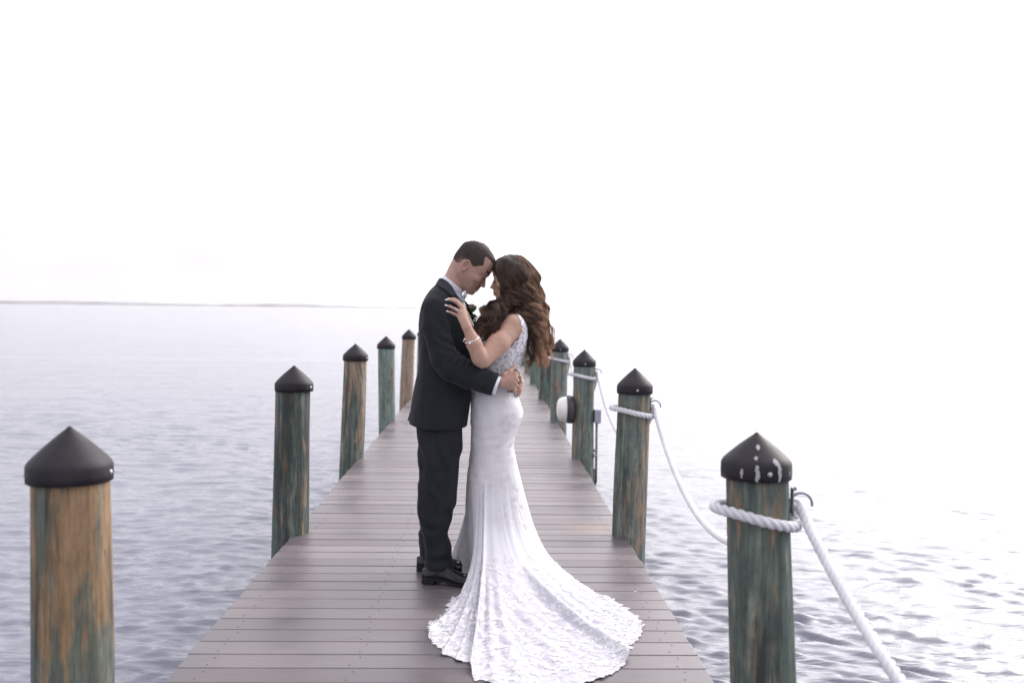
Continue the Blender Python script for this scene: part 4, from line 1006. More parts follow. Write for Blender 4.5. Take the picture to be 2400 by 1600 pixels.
BH = [  # left hand on his chest: fingers (knuckle, middle joint, end joint, tip)
 [(1083, 722, 4.640), (1069.5, 707.5, 4.640), (1058, 702.5, 4.648), (1048.5, 702.5, 4.652)],
 [(1085, 719, 4.668), (1073, 706, 4.668), (1063, 700.5, 4.676), (1054, 700.0, 4.682)],
 [(1079, 731, 4.628), (1065.5, 723.5, 4.628), (1056, 718.5, 4.638), (1047.5, 716, 4.645)],
 [(1074, 739.5, 4.632), (1064, 735, 4.634), (1057.5, 732, 4.642), (1051, 730, 4.648)]]
BR = [[0.0092, 0.0080, 0.0070, 0.0050], [0.0092, 0.0080, 0.0070, 0.0050], [0.0088, 0.0078, 0.0068, 0.0048], [0.0080, 0.0070, 0.0060, 0.0044]]
BW = (1095.5, 768, 4.612)
BTH = [(1092, 748, 4.655), (1092, 733, 4.690), (1088, 722, 4.700), (1084, 715, 4.702)]
ARM = [v3(1203, 765, 4.785), v3(1168, 804, 4.715), v3(1131, 843, 4.640), v3(1125, 838, 4.632), v3(1110, 803, 4.618), v3(*BW)]
ARMr = [0.050, 0.0520, 0.0415, 0.0420, 0.0345, 0.0220]
def b_trunk(P_):
    d = loft(P_, BT, p=2.1)
    bust = elli(P_, v3(1139, 800, BY-0.065), (0.058, 0.062, 0.058)); d = smin(d, bust, 0.03)
    d = smin(d, elli(P_, v3(1139, 800, BY+0.065), (0.058, 0.062, 0.058)), 0.03)
    d = smin(d, caps(P_, v3(1203, 760, 4.785), v3(1203, 760, 5.075), 0.050, 0.050), 0.035)
    return smin(d, caps(P_, v3(1200, 742, BY), BF.w(-0.022, -0.045), 0.052, 0.047), 0.03)
def bride_sdf(P_):
    d = b_trunk(P_)
    ar = chain(P_, ARM[:3], ARMr[:3], 0.02); fo = chain(P_, ARM[3:], ARMr[3:], 0.02)
    d = smin(d, ar, 0.018); d = smin(d, fo, 0.006)
    d = smin(d, chain(P_, [v3(1200, 765, 5.08), v3(1155, 880, 5.15), v3(1100, 880, 5.15), v3(1068, 868, 5.16)], [0.050, 0.042, 0.028, 0.022], 0.02), 0.02)
    for sg in (-1, 1):
        d = smin(d, chain(P_, [v3(1165, 985, BY+0.08*sg), v3(1158, 1150, BY+0.07*sg), v3(1160, 1320, BY+0.07*sg), v3(1128, 1345, BY+0.07*sg)], [0.066, 0.048, 0.034, 0.026], 0.02), 0.03)
    m = np.linalg.norm(P_-BF.w(0.02, 0.0), axis=1) < 0.23
    if m.any():
        Q = BF.loc(P_[m])/BSC; d = d.copy(); d[m] = smin(d[m], head_sdf(Q.astype(f32), B_HEAD, False)*BSC, 0.018)
    return within(P_, v3(1072, 728, 4.64), 0.18, lambda p: hand_sdf(p, BW, BH, BR, BTH, [0.0105, 0.0092, 0.008, 0.006], 0.0195, k=0.008), d, 0.008)
bride = empty('person', v3(1150, 1357, BY)*np.array([1, 1, 0]))
tag(bride, 'woman in a white lace gown with a long train and wavy brown hair', 'person', 'couple embracing on the pier')
SKB = skin_mat('skin_warm', (0.45, 0.275, 0.205))
V, F = solid(bride_sdf, (-0.26, 4.50, 0.02), (0.26, 5.28, 1.66), 0.0032)
V = relax(V, F, 1, 0.3); q = BF.loc(V[F].mean(1).astype(f32))/BSC
mi = np.zeros(len(F), int)
mi[(np.abs(q[:, 2]) < 0.019) & (q[:, 0] > 0.108) & (np.abs(q[:, 1]+0.0580) < 0.0105-0.2*np.abs(q[:, 2]))] = 1
mk('body', V, F, [SKB, mat('lip_rose', (0.42, 0.13, 0.13), 0.4)], bride, matidx=mi)
class _S: pass
BFs = Frame(BF.O, BF.f, BF.u); BFs.f = BF.f*BSC; BFs.u = BF.u*BSC; BFs.s = BF.s*BSC
eyes(BFs, bride)
rng = np.random.default_rng(12)
for sg in (-1, 1):
    sd = [(0.116-0.020*t**1.6, 0.036+0.006*math.sin(t*2.4)+rng.normal(0, .0011), sg*(0.010+0.036*t)) for t in rng.uniform(0, 1, 170)]
    fur('eyebrow', bride_sdf, BFs, sd, [(-0.4, 0.2, sg*1.0)]*170, 0.007, 0.0006, HAIRM, bride, 0.25, 15)
    sd = [(0.112-0.011*t*t, 0.0085-0.001*t, sg*(0.018+0.026*t)) for t in rng.uniform(0, 1, 90)]
    fur('eyelashes', bride_sdf, BFs, sd, [(1.0, -0.5, sg*0.5)]*90, 0.010, 0.0005, HAIRM, bride, 0.7, 16)
# nails, ring, bracelet
NAIL = mat('pale_nail', (0.78, 0.68, 0.70), 0.2)
for f in BH:
    a, b_ = v3(*f[2]), v3(*f[3]); ax = (b_-a)/np.linalg.norm(b_-a); nn = np.array([0.0, -1, 0.15]); nn -= nn@ax*ax; nn /= np.linalg.norm(nn); ss = np.cross(ax, nn)
    mb = MB(); G = []
    for t in np.linspace(0, 1, 9):
        w = 0.0048*(math.sin(min(t*1.3, 1)*1.35)+0.1)*(1 if t < 0.55 else (1-((t-0.55)/0.45)**1.7)*0.93+0.05); c = b_+ax*(-0.007+0.020*t)+nn*(0.0046-0.004*t*t)
        G.append([c+ss*w*math.cos(u)+nn*0.0012*math.sin(u) for u in np.linspace(0, 6.283, 10, endpoint=False)])
    mb.grid(np.array(G), closev=True, capu=True); mb.build('nail', NAIL, bride)
SILV = mat('polished_silver', (0.75, 0.74, 0.76), 0.15, metal=1.0); GEM = mat('clear_gem', (0.9, 0.92, 0.95), 0.02); GEM.node_tree.nodes['Principled BSDF'].inputs['Transmission Weight'].default_value = 0.7
def band(c, ax, R1, r, m, name, parent, el=(1, 1)):
    ax = ax/np.linalg.norm(ax); u = np.cross(ax, (0, 1.0, 0)); u /= np.linalg.norm(u); w = np.cross(ax, u); t = np.linspace(0, 2*np.pi, 40, endpoint=False); mb = MB()
    ring = c+R1*(np.cos(t)[:, None]*u*el[0]+np.sin(t)[:, None]*w*el[1]); rad = (ring-c)/np.linalg.norm(ring-c, axis=1)[:, None]; th = np.linspace(0, 2*np.pi, 8, endpoint=False)
    G = ring[:, None]+r*(np.cos(th)[None, :, None]*rad[:, None]+np.sin(th)[None, :, None]*ax[None, None]); mb.grid(G, closeu=True, closev=True)
    return mb.build(name, m, parent)
k0, k1 = v3(*BH[2][0]), v3(*BH[2][1]); rc = k0*0.45+k1*0.55
ro = band(rc, k1-k0, 0.0092, 0.0012, SILV, 'ring', bride)
mb = MB(); mb.lathe([(0.0010, 0.002), (0.0052, 0.0012), (0.0056, 0.0), (0.0012, -0.0042)], (rc[0], rc[1]-0.0095, rc[2]+0.003), 'y', 10)
go = mb.build('gem', GEM, ro, smooth=False)
w0, w1 = v3(*Z2(580, 1070), 4.615), v3(*Z2(875, 960), 4.615); bc = (w0+w1)/2; ax = ARM[5]-ARM[3]; axn = np.cross(w1-w0, (0, 1.0, 0.0)); axn -= np.array([0, 0.35, 0])*np.linalg.norm(axn)
br = band(bc+np.array([0, 0.004, 0]), axn, np.linalg.norm(w1-w0)/2+0.0075, 0.0026, SILV, 'bracelet', bride, (1, 1.05))
cc = v3(*Z2(697, 1122), 4.562); mb = MB(); mb.lathe([(0.0002, 0.0015), (0.0048, 0.0012), (0.0052, 0), (0.0048, -0.0012), (0.0002, -0.0015)], tuple(cc), 'y', 18)
mb.tube([cc+np.array([0, 0, 0.005]), cc+np.array([0, 0.002, 0.011])], 0.0008, 6)
co = mb.build('charm', SILV, br)
mb = MB(); ec = BF.w(0.0*BSC, -0.040, 0); 
# ---- lace and gown materials
def lace_mat(name, base, alpha_lo, scale, leaf=(0.80, 0.79, 0.84)):
    m = mat(name, base, 0.7); q = NT(m)
    wv = q.n('TexNoise', Scale=scale*1.3, Detail=2.0); q.l(q.coords(), wv.inputs['Vector'])
    va = q.n('VectorMath', operation='MULTIPLY_ADD'); q.l(wv.outputs['Color'], va.inputs[0]); va.inputs[1].default_value = (1.6,)*3; q.l(q.coords((scale, scale, scale*0.8)), va.inputs[2])
    v = q.n('TexVoronoi', Scale=1.0, feature='DISTANCE_TO_EDGE'); q.l(va.outputs[0], v.inputs['Vector'])
    v2 = q.n('TexVoronoi', Scale=1.0, feature='F1'); q.l(q.coords((scale*2.3, scale*2.3, scale*2.3)), v2.inputs['Vector'])
    n = q.noise(1.0, q.coords((scale*1.1,)*3), 3, 0.5, 0.8)
    a = q.ramp(v.outputs['Distance'], [(0.04, (0, 0, 0)), (0.10, (1, 1, 1))]); b = q.ramp(n, [(0.46, (1, 1, 1)), (0.52, (0, 0, 0))])
    mask = q.math('MAXIMUM', a, b); q.l(q.math('MAXIMUM', mask, alpha_lo), q.b.inputs['Alpha'])
    q.color(q.mix(mask, tuple(c*0.9 for c in base), leaf)); h = q.math('ADD', mask, q.math('MULTIPLY', v2.outputs['Distance'], 0.8)); q.bump(h, 0.6, 0.002)
    return m
LACE = lace_mat('floral_lace', (0.72, 0.70, 0.74), 0.25, 42)
def gown_mat():
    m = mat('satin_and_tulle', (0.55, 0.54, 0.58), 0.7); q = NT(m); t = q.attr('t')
    s = 30; v = q.n('TexVoronoi', Scale=1.0, feature='SMOOTH_F1', Smoothness=0.3); q.l(q.coords((s, s, s*0.8)), v.inputs['Vector'])
    n = q.noise(1.0, q.coords((55, 55, 40)), 5, 0.65, 1.2); n2 = q.noise(1.0, q.coords((6, 6, 4)), 3, 0.5)
    pat = q.math('MULTIPLY', q.ramp(n, [(0.47, (0, 0, 0)), (0.55, (1, 1, 1))]), q.ramp(q.math('ADD', n2, q.attr('lace')), [(0.50, (0, 0, 0)), (0.62, (1, 1, 1))]))
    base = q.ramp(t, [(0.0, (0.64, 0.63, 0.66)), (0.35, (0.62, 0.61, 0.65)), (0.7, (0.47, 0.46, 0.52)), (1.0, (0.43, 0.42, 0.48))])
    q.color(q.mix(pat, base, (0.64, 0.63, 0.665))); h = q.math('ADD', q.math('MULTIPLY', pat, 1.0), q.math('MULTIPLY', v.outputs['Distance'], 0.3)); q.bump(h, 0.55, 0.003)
    q.b.inputs['Sheen Weight'].default_value = 0.15
    return m
GOWN = gown_mat()
# ---- bodice
BOD = [c1(x, y, BY)[[0, 2]] for x, y in [(1022, 706), (1062, 708), (1100, 735), (1132, 800), (1142, 860), (1146, 905), (1128, 960), (1122, 1010), (1135, 1040), (1128, 1080), (1105, 1120), (1085, 1175), (1075, 1260), (640, 1260), (640, 1010), (686, 935), (720, 885), (748, 868), (790, 900), (900, 1000), (1000, 1000), (1058, 935), (1076, 880), (1074, 790), (1052, 742)]]
def bodice_sdf(P_):
    d = np.abs(b_trunk(P_)-0.0035)-0.0022; pq = poly2(P_[:, [0, 2]], BOD)+0.0025*snoise(P_, 51, 42, 6)
    d = smax(d, pq, 0.002); return smax(d, -(P_[:, 2]-P(1150, 892, BY).z), 0.002)
V, F = solid(bodice_sdf, (-0.12, 4.70, 1.0), (0.26, 5.16, 1.42), 0.0036); mk('bodice', V, F, LACE, bride)
# ---- skirt and train: one sheet from the waist to the hem
R_ = [(872, 1126, 1213, 0.124), (895, 1117, 1209, 0.127), (918, 1107, 1209, 0.143), (935, 1104, 1217, 0.158), (952, 1103.5, 1223, 0.165), (968, 1103, 1226, 0.168), (985, 1103, 1221.5, 0.167), (1000, 1104, 1215, 0.163), (1016, 1104, 1209, 0.159), (1033, 1103, 1205, 0.155),
      (1046, 1103, 1205, 0.152), (1059, 1102, 1207, 0.150), (1086, 1099, 1212, 0.150), (1116, 1094, 1220, 0.155)]
HEM = [(1300, 1333), (1262, 1305), (1215, 1290), (1150, 1281), (1095, 1280), (1062, 1288), (1055, 1303), (1066, 1322), (1083, 1339), (1106, 1352), (1113, 1362), (1102, 1378), (1080, 1389), (1059, 1401), (1050, 1424), (1054, 1435), (1036, 1450), (1010, 1458), (1003, 1486), (1018, 1501), (1038, 1514), (1034, 1529), (1064, 1533),
       (1069, 1544), (1108, 1540), (1101, 1557), (1112, 1590), (1132, 1585), (1160, 1601), (1205, 1617), (1280, 1621), (1345, 1604), (1388, 1590), (1437, 1572), (1465, 1551), (1477, 1534), (1459, 1516), (1493, 1496), (1505, 1476), (1505, 1460), (1490, 1438), (1465, 1421), (1426, 1396), (1401, 1389), (1368, 1366), (1337, 1346)]
NJ = 900
hp = np.array([list(PF(x, y, 0.012))[:2] for x, y in HEM]+[list(PF(*HEM[0], 0.012))[:2]])
hs = np.r_[0, np.cumsum(np.linalg.norm(np.diff(hp, axis=0), axis=1))]; sj = np.linspace(0, hs[-1], NJ, endpoint=False)
hem = np.stack([np.interp(sj, hs, hp[:, 0]), np.interp(sj, hs, hp[:, 1])], 1)
for _ in range(5): hem = 0.5*hem+0.25*(np.roll(hem, 1, 0)+np.roll(hem, -1, 0))
kc = np.array([P(1157, 1116, BY).x, BY])
phi = np.unwrap(np.arctan2(hem[:, 1]-kc[1]-0.0, hem[:, 0]-kc[0]))
tot = phi[-1]-phi[0]; sgn = np.sign(tot); lin = phi[0]+sgn*2*np.pi*np.arange(NJ)/NJ
ph2 = phi.copy()
for _ in range(400): ph2 = 0.5*ph2+0.25*(np.r_[ph2[-1]-sgn*2*np.pi, ph2[:-1]]+np.r_[ph2[1:], ph2[0]+sgn*2*np.pi])
ph2 = 0.70*ph2+0.30*lin
def ring_at(row, th):
    y, l, r, hb = row; a = P(l, y, BY); b_ = P(r, y, BY); z = (a.z+b_.z)/2; p = 2.15
    c, s = np.cos(th), np.sin(th); m = (np.abs(c)**p+np.abs(s)**p)**(-1/p)
    return np.stack([(a.x+b_.x)/2+(b_.x-a.x)/2*c*m, BY+hb*s*m, np.full(len(th), z)], 1)
rows = []; T_ = []
fr_ = np.linspace(0, len(R_)-1, 74); RA = np.array(R_)
for f in fr_:
    i = min(int(f), len(R_)-2); w = f-i; im, ip = max(i-1, 0), min(i+2, len(R_)-1)
    row = 0.5*(2*RA[i]+(RA[i+1]-RA[im])*w+(2*RA[im]-5*RA[i]+4*RA[i+1]-RA[ip])*w*w+(3*RA[i]-RA[im]-3*RA[i+1]+RA[ip])*w**3)
    rows.append(ring_at(row, ph2)); T_.append(-0.35*(1-f/(len(R_)-1)))
K = rows[-1].copy(); Hp = np.c_[hem, np.full(NJ, 0.003)]
dv = Hp-K; dv[:, 2] = 0; dist = np.linalg.norm(dv, axis=1); out = dv/np.maximum(dist, 1e-6)[:, None]
Kprev = rows[-2]; sl = (K-Kprev); sl /= np.maximum(np.abs(sl[:, 2:3]), 1e-4)
P1 = K+sl*0.20*np.array([1, 1, 0])+out*0.002; P1[:, 2] = K[:, 2]-0.23
lw = np.clip((K[:, 0]-Hp[:, 0])/0.12, 0, 1)
reach = np.where(dist < 0.22, 0.48*dist, 0.1056+0.06*(dist-0.22)); P2 = K+out*reach[:, None]; P2[:, 2] = np.where(dist < 0.22, 0.13, 0.13-0.155*np.clip((dist-0.22)/0.25, 0, 1))
# the left lobe of the train is swept out from beside the toe of the shoe
_jn = int(np.argmin(np.linalg.norm(hem-np.array(list(PF(1113, 1362, 0.012))[:2]), axis=1))); _jm = int(np.argmin(np.linalg.norm(hem-np.array(list(PF(1101, 1557, 0.012))[:2]), axis=1)))
_dj = (np.arange(NJ)-_jn) if _jm > _jn else (_jn-np.arange(NJ)); _L = abs(_jm-_jn)
_w = np.clip((_dj+0.10*_L)/(0.15*_L), 0, 1)*np.clip((1.55*_L-_dj)/(0.8*_L), 0, 1); _w = (_w*_w*(3-2*_w))[:, None]
for _ in range(60): _w = 0.5*_w+0.25*(np.roll(_w, 1, 0)+np.roll(_w, -1, 0))
_tg = np.array([PF(1138, 1382, 0).x, PF(1138, 1382, 0).y, -0.02]); P2 = P2*(1-_w)+(_tg+0.12*(Hp-_tg))*_w; P2[:, 2] = P2[:, 2]*(1-_w[:, 0])-0.02*_w[:, 0]
_t1 = np.array([PF(1132, 1360, 0).x, PF(1132, 1360, 0).y, 0.0]); P1[:, :2] = P1[:, :2]*(1-0.35*_w)+(_t1[:2])*0.35*_w
ts = np.linspace(0, 1, 170)[1:]**0.95
_lw = (lw[:, None]*(1-_w))[:, 0]; P1 += out*(0.35*dist*_lw)[:, None]; P1[:, 2] += 0.09*_lw; P2 += out*(0.22*dist*_lw)[:, None]; P2[:, 2] += 0.07*_lw
# folds: (hem pixel they run to, height, width in hem metres)
folds = [((1477, 1534), 0.05, 0.057), ((1360, 1597), 0.0099, 0.057), ((1104, 1560), 0.04, 0.046), ((1160, 1601), 0.0121, 0.04), ((1036, 1527), 0.011, 0.034), ((1006, 1470), 0.0088, 0.034), ((1052, 1412), 0.0099, 0.034), ((1426, 1396), 0.011, 0.046), ((1500, 1455), 0.0077, 0.046), ((1337, 1346), 0.0083, 0.034), ((1235, 1620), 0.011, 0.034), ((1068, 1544), 0.0099, 0.023), ((1415, 1582), 0.0066, 0.046)]
fs = []
for (hx, hy), amp, wdt in folds:
    p = np.array(list(PF(hx, hy, 0.012))[:2]); j = int(np.argmin(np.linalg.norm(hem-p, axis=1))); fs.append((sj[j], amp, wdt))
rng = np.random.default_rng(4)
fine = sum(np.sin(2*np.pi*k*sj/hs[-1]+rng.uniform(0, 6.28))*rng.uniform(0.4, 1)/math.sqrt(k) for k in (9, 13, 17, 23, 31, 41))
scal = 0.0035*np.sin(2*np.pi*95*sj/hs[-1])+0.002*np.sin(2*np.pi*211*sj/hs[-1]+1)
for t in ts:
    B_ = K*(1-t)**3+P1*3*t*(1-t)**2+P2*3*t*t*(1-t)+Hp*t**3
    fl0 = np.clip((0.20-B_[:, 2])/0.16, 0, 1)[:, None]; Bs = B_.copy()
    for _ in range(150): Bs = 0.5*Bs+0.25*(np.roll(Bs, 1, 0)+np.roll(Bs, -1, 0))
    B_ = B_*fl0+Bs*(1-fl0)
    h = np.zeros(NJ)
    for s0, amp, wdt in fs:
        ds = (sj-s0+hs[-1]/2+0.06*math.sin(t*5+s0*3)*(1-t)) % hs[-1]-hs[-1]/2
        w = wdt*(0.95+1.3*(1-t)); h += amp*np.exp(-(ds/w)**2)
    flat = np.clip((0.16-B_[:, 2])/0.14, 0, 1)
    env = flat*(math.sin(min(t*1.12, 1)*math.pi*0.80)+0.12)
    B_[:, 2] += h*env+0.0020*(fine+1.2)*flat*(1-t)**0.3
    wall = (1-flat)*min(1, t*4)
    B_ += out*(wall*(0.0028*fine+0.005*h/0.05))[:, None]
    ang = np.arctan2(B_[:, 1], B_[:, 0]); 
    rum = 0.0035*np.sin(B_[:, 0]*38+3*np.sin(B_[:, 1]*21+1))*np.sin(B_[:, 1]*33+2)+0.0022*np.sin(B_[:, 0]*90+B_[:, 1]*50)
    B_[:, 2] += (rum+0.004)*flat*min(1, (1-t)*12)
    B_ += out*(scal*max(0, (t-0.9)/0.1))[:, None]
    B_[:, 2] = np.maximum(B_[:, 2], 0.0025); rows.append(B_); T_.append(t)
G_ = np.array(rows)
# fabric wrinkles on the fitted part
nr_ = len(G_); zz = G_[:, :, 2]; cen = np.array([kc[0], kc[1], 0]); rad = G_-cen; rad[..., 2] = 0; rad /= np.maximum(np.linalg.norm(rad, axis=2), 1e-6)[..., None]
up = np.clip((zz-0.45)/0.1, 0, 1)
wr = snoise(G_.reshape(-1, 3).astype(f32), 61, 9, 9, (1, 1, 2.2)).reshape(nr_, NJ)
sit = np.exp(-(((G_[..., 0]-P(1215, 985, BY).x)/0.07)**2+((G_[..., 2]-P(1215, 985, BY).z)/0.09)**2))
G_ = G_+rad*((0.0014*wr+0.0010*sit*np.sin(G_[..., 2]*150+G_[..., 0]*60))*up)[..., None]
def gridF(nu, nv):
    i = np.arange(nu-1)[:, None]; j = np.arange(nv)[None, :]; j2 = (j+1) % nv
    F = np.stack([i*nv+j, i*nv+j2, (i+1)*nv+j2, (i+1)*nv+j], -1).reshape(-1, 4)
    return F if sgn < 0 else F[:, ::-1].copy()
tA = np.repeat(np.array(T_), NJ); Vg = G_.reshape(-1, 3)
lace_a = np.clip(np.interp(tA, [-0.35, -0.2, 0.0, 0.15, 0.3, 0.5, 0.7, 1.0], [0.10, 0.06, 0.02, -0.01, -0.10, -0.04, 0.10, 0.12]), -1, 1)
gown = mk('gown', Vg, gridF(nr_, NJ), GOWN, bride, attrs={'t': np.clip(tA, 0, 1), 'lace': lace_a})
# ---- applique leaves
TF_ = np.array(T_)
def leaf_field():
    rng = np.random.default_rng(77); Vs, Fs = [], []; n = 0
    N_ = np.cross(np.roll(G_, -1, 1)-G_, np.roll(G_, -1, 0)-G_); N_[-1] = N_[-2]; N_ /= np.maximum(np.linalg.norm(N_, axis=2), 1e-9)[..., None]
    if N_[-40, :, 2].mean() < 0: N_ = -N_
    vis = []
    hemlen = hs[-1]
    def put(p, nrm, d, L_, w_, lift):
        nonlocal n
        d = d-np.dot(d, nrm)*nrm; d /= np.linalg.norm(d)+1e-9; s = np.cross(nrm, d); k = 5; rows_ = []
        for i in range(k+1):
            u = i/k; ww = w_*math.sin(math.pi*min(0.08+u*0.92, 1))**0.8*(1-0.25*u); c = p+d*L_*u+nrm*(0.0007+0.12*lift*math.sin(u*2.2))
            rows_.append([c-s*ww, c+nrm*ww*0.05, c+s*ww])
        Vs.append(np.array(rows_).reshape(-1, 3)); 
        for i in range(k):
            for j in range(2): a = n+i*3+j; Fs.append((a, a+1, a+4, a+3))
        n += 3*(k+1)
    def at(j, t):
        i = int(np.clip(np.searchsorted(TF_, t), 1, nr_-1)); return G_[i, j % NJ], N_[i, j % NJ]
    for s in range(2300):                               # sprigs
        j = rng.integers(NJ); r = rng.random()
        if dist[j] < 0.30: t = rng.uniform(0.25, 1.0) if r < 0.3 else None
        else: t = 1-abs(rng.normal(0, 0.17)) if r < 0.85 else rng.uniform(0.45, 1)
        if t is None or t < 0.2: continue
        p, nn = at(j, t); a0 = rng.uniform(0, 6.28); k = rng.integers(4, 8); sc_ = rng.uniform(0.7, 1.25)
        for q_ in range(k):
            a = a0+(q_-k/2)*0.55; d = np.array([math.cos(a), math.sin(a), 0.25*math.sin(a*3)])
            if abs(nn[2]) < 0.5: d = np.array([math.cos(a)*0.6, 0.2, math.sin(a)])
            put(p+d*0.004, nn, d, 0.019*sc_*rng.uniform(0.7, 1.3), 0.0044*sc_, rng.uniform(0.0005, 0.003))
    for j in range(0, NJ, 2):                           # scalloped edge of leaves
        if dist[j] < 0.22: continue
        for rep in range(2):
            p, nn = at(j, 0.985-0.02*rep); a = rng.normal(0, 0.7); o = out[j]; d = np.array([o[0]*math.cos(a)-o[1]*math.sin(a), o[0]*math.sin(a)+o[1]*math.cos(a), 0.05])
            put(p, nn, d, rng.uniform(0.009, 0.018), 0.0036, 0.001)
    for s in range(110):                                # sprigs on the fitted skirt
        j = rng.integers(NJ); t = rng.uniform(-0.34, 0.25); p, nn = at(j, t); a0 = rng.uniform(0, 6.28); th = ph2[j]
        tang = np.array([-math.sin(th), math.cos(th), 0])
        for q_ in range(5):
            a = a0+(q_-2)*0.6; d = tang*math.cos(a)+np.array([0, 0, 1.0])*math.sin(a); rr = np.array([math.cos(th), math.sin(th), 0.0]); put(p+d*0.003, rr, d, 0.013*rng.uniform(.7, 1.2), 0.0028, 0.0)
    X = np.concatenate(Vs); from mathutils.bvhtree import BVHTree
    bv = BVHTree.FromPolygons(Vg.tolist(), gridF(nr_, NJ).tolist())
    for i in range(len(X)):                             # press every leaf onto the cloth
        loc, nn_, _i, _d = bv.find_nearest(Vector(X[i]))
        if loc is not None:
            sd = (Vector(X[i])-loc).dot(nn_); nn_ = nn_ if (nn_.z > 0 if abs(nn_.z) > 0.3 else nn_.dot(Vector((X[i][0]-kc[0], X[i][1]-kc[1], 0))) > 0) else -nn_
            X[i] = X[i]+np.array(nn_)*(0.0016-(Vector(X[i])-loc).dot(nn_))
    return X, np.array(Fs, np.int32)
LEAFM = mat('lace_applique', (0.62, 0.61, 0.645), 0.75); _q = NT(LEAFM); _q.bump(_q.noise(1.0, _q.coords((240, 240, 240)), 3), 0.4, 0.001)
V, F = leaf_field(); lf = mk('lace_leaves', V, F, LEAFM, gown, smooth=True)
# ---- hair
HB = mat('long_wavy_hair', (0.05, 0.03, 0.02), 0.42, 0.45); _q = NT(HB)
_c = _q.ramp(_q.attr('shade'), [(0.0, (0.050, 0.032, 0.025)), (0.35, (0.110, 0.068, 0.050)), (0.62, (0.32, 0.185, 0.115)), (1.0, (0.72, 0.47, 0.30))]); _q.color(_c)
_t = _q.n('BsdfTranslucent'); _q.l(_c, _t.inputs['Color']); _mx = _q.n('MixShader'); _mx.inputs[0].default_value = 0.36
_out = _q.t.nodes['Material Output']; _q.l(_q.b.outputs[0], _mx.inputs[1]); _q.l(_t.outputs[0], _mx.inputs[2]); _q.l(_mx.outputs[0], _out.inputs['Surface'])
CORE = slices([(603.5, 1184, 1212, 0.030), (609, 1170, 1228, 0.058), (622, 1161, 1246, 0.082), (645, 1163, 1256, 0.096), (670, 1169, 1261, 0.100), (695, 1175, 1265, 0.103), (715, 1188, 1262, 0.095), (740, 1232, 1264, 0.065), (760, 1246, 1266, 0.04), (775, 1252, 1262, 0.02)], BY+0.005)
BHT_ = puff(B_HEAD, 0.007)
def core_sdf(P_):
    d = loft(P_, CORE, p=2.1)
    Qh = BF.loc(P_)/BSC; d = smin(d, loft(Qh.astype(f32), BHT_, axis=1, ax_a=0, ax_b=2, p=2.15)*BSC, 0.01)
    fr_c = caps(P_, v3(1185, 712, 4.86), v3(1152, 745, 4.78), 0.050, 0.042); fr_c = smin(fr_c, caps(P_, v3(1152, 745, 4.78), v3(1145, 778, 4.78), 0.038, 0.015), 0.02)
    d = smin(d, fr_c, 0.02)+0.003*snoise(P_, 91, 16, 8, (1, 1, 0.35))
    Q = BF.loc(P_); fc_ = elli(Q, (0.125, -0.03, 0), (0.062, 0.105, 0.066)); return smax(d, -fc_, 0.01)
V, F = solid(core_sdf, (-0.10, 4.68, 1.08), (0.34, 5.10, 1.68), 0.004)
hcore = mk('hair', V, F, HB, bride, attrs={'shade': np.clip(0.10+0.30*np.clip((V[:, 0]-0.13)/0.12, 0, 1)*np.clip((1.45-V[:, 2])/0.3, 0, 1), 0, 1)})  # hair colour lightens to the lower right, backlight painted in
LV = np.array([(602, 1196, 10, 0.012), (612, 1201, 34, 0.05), (632, 1206, 47.5, 0.086), (660, 1211, 50.5, 0.104), (690, 1218, 49, 0.108), (715, 1233, 40, 0.102), (740, 1253, 24, 0.085), (770, 1261, 17, 0.070), (800, 1264, 16, 0.06), (825, 1262, 14, 0.05), (853, 1257, 12, 0.04)])
